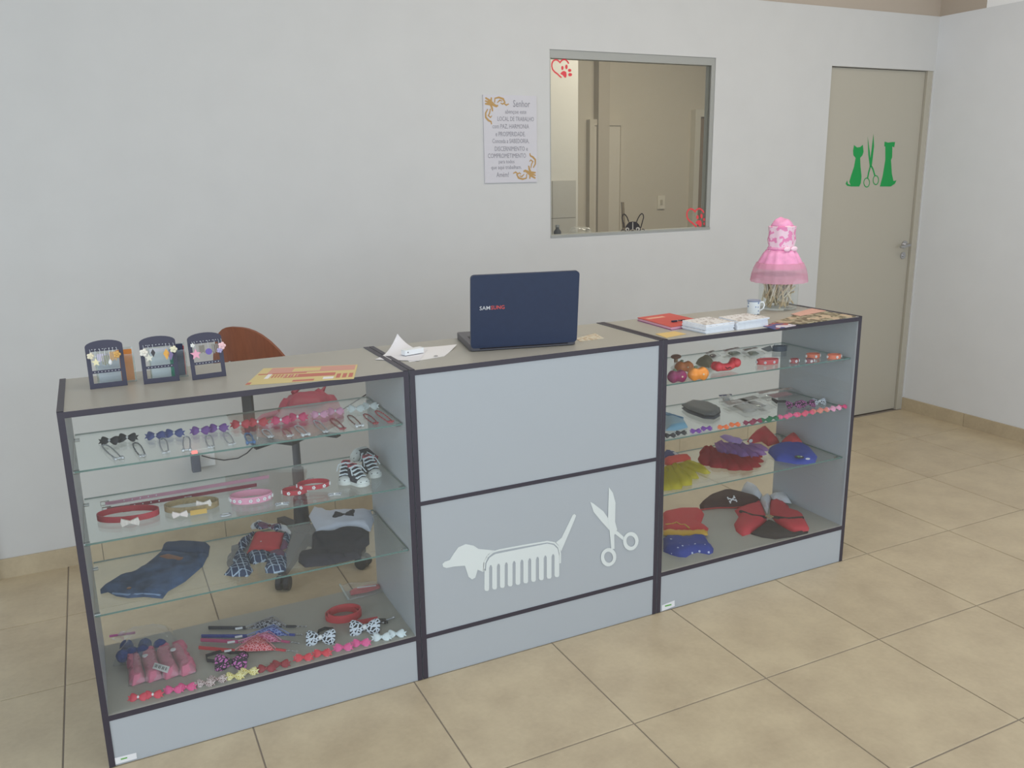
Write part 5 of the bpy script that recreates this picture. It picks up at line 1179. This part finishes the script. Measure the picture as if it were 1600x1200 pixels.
# --- R3 clothes
YT = glass('yellow_tulle', (.96, .93, .45), .0, .42); MATS['yellow_tulle'].node_tree.nodes['Diffuse BSDF'].inputs[0].default_value = (*lin('d9cc48'), 1)
RTU = glass('red_tulle', (.85, .35, .38), .0, .6); MATS['red_tulle'].node_tree.nodes['Diffuse BSDF'].inputs[0].default_value = (*lin('a8323c'), 1)
PTU = glass('lilac_tulle', (.8, .65, .85), .0, .5); MATS['lilac_tulle'].node_tree.nodes['Diffuse BSDF'].inputs[0].default_value = (*lin('a478ba'), 1)
def fan(w0, w1, ends, z, puff, name, m, parent):
    k = len(ends)
    for i, e in enumerate(ends):      # each pleat of the skirt is its own leaf of tulle
        t = i/(k-1); a = w0.lerp(w1, max(0, t-.12)); b = w0.lerp(w1, min(1, t+.12))
        d = (e-(a+b)/2); n = Vector((-d.y, d.x, 0)).normalized()*max(.014, .16*d.length)
        mid = (a+b)/2+d*.7
        MB().cloth([a, mid-n, e-n*.6, e+d*.03, e+n*.6, mid+n, b], z+.0022*(i % 3), puff, .005, i, 9, .015, 70).build(name, m, parent, smooth=60)
P = S6([(92, 350), (150, 335), (230, 318), (330, 345), (430, 400), (340, 420), (258, 500), (170, 520), (92, 530)], z3)
ys = thing('tulle_dress', 'dog dress with yellow tulle skirt and red and navy top', 'dog clothes', cen(P), group='dog clothes in the counters')
fan(S6([(95, 345)], z3)[0], S6([(260, 312)], z3)[0], S6([(92, 528), (170, 525), (258, 500), (330, 440), (430, 405), (400, 370)], z3), z3, .010, 'tulle_skirt', YT, ys)
MB().cloth(S6([(92, 300), (150, 300), (230, 285), (295, 290), (298, 310), (180, 330), (130, 355), (92, 345)], z3), z3+.008, .014, .003, 2, 10, .012).build('waistband', mat('red_orange', 'd24a3c', .8), ys, smooth=60)
MB().cloth(S6([(92, 240), (170, 255), (225, 285), (150, 305), (92, 302)], z3), z3+.006, .012, .003, 3, 10, .012).build('bodice', mat('navy_cloth', '3b3f75', .8), ys, smooth=60)
MB().cloth(S6([(130, 255), (160, 262), (205, 295), (180, 300)], z3), z3+.021, .002, .001, 3, 6, .006).build('stripe', mat('pale_stripe', 'c9c6cc', .8), ys)
P = S6([(365, 180), (420, 190), (500, 200), (650, 240), (850, 280), (850, 318), (800, 330), (820, 350), (740, 382), (680, 350), (640, 378), (590, 330), (540, 355), (480, 360), (420, 340), (410, 300), (450, 260), (400, 250)], z3)
tt = thing('tutu_dress', 'red and lilac tulle tutu dress in the middle of the lower right shelf', 'dog clothes', cen(P), group='dog clothes in the counters')
fan(S6([(400, 195)], z3)[0], S6([(640, 245)], z3)[0], S6([(385, 255), (420, 340), (500, 362), (580, 360), (640, 378), (740, 382), (815, 350), (850, 315), (850, 280)], z3), z3, .012, 'red_tulle', RTU, tt)
fan(S6([(480, 185)], z3)[0], S6([(690, 200)], z3)[0], S6([(560, 270), (640, 290), (720, 302), (800, 298), (865, 285), (892, 255)], z3), z3+.014, .012, 'lilac_tulle', PTU, tt)
MB().cloth(S6([(520, 165), (560, 155), (700, 195), (680, 225), (580, 205)], z3), z3+.03, .008, .002, 2, 8, .01).build('bodice', mat('lilac_cloth', 'a788c4', .7), tt, smooth=60)
RC2 = mat('cap_red', 'bb3a3f', .8)
P = S6([(735, 150), (780, 105), (850, 62), (900, 70), (940, 105), (990, 160), (900, 188), (850, 150), (770, 168)], z3)
c1 = thing('dog_hat', 'red fabric dog cap with white patch', 'hat', cen(P), group='dog hats')
MB().cloth(P, z3, .035, .004, 1, 14, .035).build('crown', RC2, c1, smooth=60)
q = S6([(765, 145)], z3+.012)[0]; MB().ball(q, (.011, .004, .008), 10, 5).build('patch', WCL, c1)
P = S6([(900, 235), (910, 205), (960, 185), (1070, 170), (1180, 180), (1240, 215), (1285, 270), (1270, 315), (1200, 328), (1120, 328), (960, 300)], z3)
c2_ = thing('dog_hat', 'blue dog cap with red crown and small round badge', 'hat', cen(P), group='dog hats')
CBL = mat('cap_blue', '3a4aa6', .75)
MB().cloth(P, z3, .020, .003, 1, 16, .03).build('brim', CBL, c2_, smooth=60)
MB().cloth(S6([(1000, 165), (1060, 118), (1130, 120), (1175, 178), (1090, 185)], z3+.01), z3+.01, .03, .003, 2, 12, .025).build('crown', RC2, c2_, smooth=60)
q = S6([(1145, 272)], z3+.0265)[0]
MB().lathe([(.018, 0), (.018, .002), (.0, .0025)], q, 18).build('badge', BLACK, c2_)
MB().prism([q+Vector((-.010, -.004, .0026)), q+Vector((-.002, -.007, .0026)), q+Vector((.004, .004, .0026)), q+Vector((-.006, .008, .0026))], (0, 0, .001)).build('badge_mark', mat('badge_green', '7fae7a', .6), c2_)
MB().prism([q+Vector((.003, -.008, .0026)), q+Vector((.010, -.006, .0026)), q+Vector((.009, .0, .0026)), q+Vector((.003, -.001, .0026))], (0, 0, .001)).build('badge_mark', WHITE, c2_)
q = S6([(1185, 225)], z3+.02)[0]; MB().box(q.x-.008, q.x+.008, q.y-.002, q.y+.002, q.z, q.z+.003).build('tab', WHITE, c2_)
q = S6([(1210, 292)], z3+.022)[0]; MB().tube([q+Vector((.008*math.cos(i*PI/4), .006*math.sin(i*PI/4), .004)) for i in range(8)], .0018, 5, closed=True).build('badge_ring', WHITE, c2_)
# --- bottom board of the right unit
zb = BZ
P = S6([(82, 710), (160, 695), (250, 685), (380, 688), (402, 720), (372, 800), (435, 830), (422, 872), (240, 870), (82, 862)], zb)
hero = thing('costume', 'red top and blue skirt dog costume with yellow belt', 'dog clothes', cen(P), group='dog clothes in the counters')
MB().cloth(P, zb, .016, .003, 1, 16).build('top', mat('costume_red', 'cf3f44', .75), hero, smooth=60)
MB().cloth(S6([(82, 905), (240, 912), (412, 900), (440, 950), (475, 990), (470, 1020), (440, 1034), (350, 1018), (300, 1030), (260, 1056), (200, 1052), (140, 1035), (82, 1010)], zb), zb, .018, .006, 2, 16, .02, 45).build('skirt', pattern('costume_blue', 'dots', '2f3f96', 'c6cce6', 38, .16, .7), hero, smooth=60)
MB().cloth(S6([(82, 862), (240, 872), (425, 866), (430, 900), (240, 912), (82, 900)], zb), zb+.010, .010, .001, 3, 14, .008).build('belt', mat('costume_yellow', 'd8a83c', .6), hero, smooth=60)
q = S6([(100, 798), (150, 795), (185, 782), (215, 800), (250, 800), (285, 828)], zb+.02); MB().band(q, .003, .006, closed=False).build('chest_trim', mat('trim_yellow', 'd3a13c', .6), hero)
P = S6([(365, 640), (430, 590), (520, 558), (600, 545), (700, 568), (850, 610), (780, 650), (640, 662), (500, 665), (370, 678)], zb+.004)
ht = thing('pirate_hat', 'dark brown pirate hat with white crossbones', 'hat', cen(P)-Vector((0, 0, .004)))
MB().cloth(P, zb, .03, .003, 1, 16, .03).build('crown', mat('hat_brown', '4a2f2c', .85), ht, smooth=60)
q = S6([(372, 682), (500, 668), (640, 666), (740, 655)], zb+.003); MB().tube(q, .0035, 6).build('trim', mat('hat_red', 'b2403f', .7), ht)
c = S6([(620, 602)], zb+.038)[0]; m = MB()
ey_ = Vector((0, .75, .66))
for sx in (-1, 1):
    A_, B_ = c-Vector((.017, 0, 0))-ey_*(.009*sx), c+Vector((.017, 0, 0))+ey_*(.009*sx)
    m.tube([A_, B_], .0026, 6)
    for q_ in (A_, B_):
        for e in (-1, 1): m.ball(q_+ey_*(.0035*e), .0036, 6, 4)
m.build('crossbones', WHITE, ht)
PR = mat('pirate_red', 'cc3f4a', .75); PW = mat('pirate_white', 'd2d6dc', .8); PB = mat('pirate_black', '3a302f', .85)
P = S6([(640, 690), (720, 660), (840, 620), (880, 720), (890, 770), (830, 820), (770, 870), (700, 890), (650, 850), (635, 800), (670, 740)], zb)
pi = thing('pirate_costume', 'red, black and white pirate dog costume', 'dog clothes', Z(1210, 815, zb), group='dog clothes in the counters')
MB().cloth(P, zb, .016, .003, 1, 14).build('coat_side', PR, pi, smooth=60)
MB().cloth(S6([(918, 600), (1000, 625), (1060, 655), (1070, 690), (1165, 715), (1185, 755), (1222, 830), (1215, 850), (1100, 862), (1030, 830), (960, 780), (915, 720)], zb), zb, .016, .003, 2, 16).build('coat_side', PR, pi, smooth=60)
MB().cloth(S6([(760, 872), (830, 822), (900, 765), (960, 790), (1030, 835), (1090, 868), (1215, 852), (1212, 866), (1100, 895), (960, 915), (850, 900)], zb), zb, .013, .002, 3, 16).build('hem', PB, pi, smooth=60)
MB().cloth(S6([(832, 610), (900, 570), (925, 600), (893, 725)], zb), zb+.004, .014, .002, 4, 10, .012).build('shirt_front', PW, pi, smooth=60)
MB().cloth(S6([(690, 540), (712, 488), (760, 495), (820, 525), (856, 570), (835, 600), (770, 580)], zb+.012), zb+.012, .025, .003, 5, 10, .02).build('collar_wing', PW, pi, smooth=60)
MB().cloth(S6([(915, 572), (1030, 560), (1062, 590), (1085, 635), (1010, 625), (940, 600)], zb+.012), zb+.012, .018, .003, 6, 10, .02).build('collar_wing', PW, pi, smooth=60)
for Q_ in ([(680, 700), (780, 735), (890, 748)], [(930, 745), (1060, 760), (1175, 750)]):
    q = S6(Q_, zb+.014); MB().band(q, .008, .012, closed=False).build('sash', PB, pi)
q = S6([(910, 742)], zb+.02)[0]; MB().tube([q+Vector((.012*x, .010*y, .004)) for x, y in ((-1, -1), (1, -1), (1, 1), (-1, 1))], .0022, 6, closed=True).build('buckle', mat('buckle_gold', 'cbb98a', .35, metal=.5), pi)
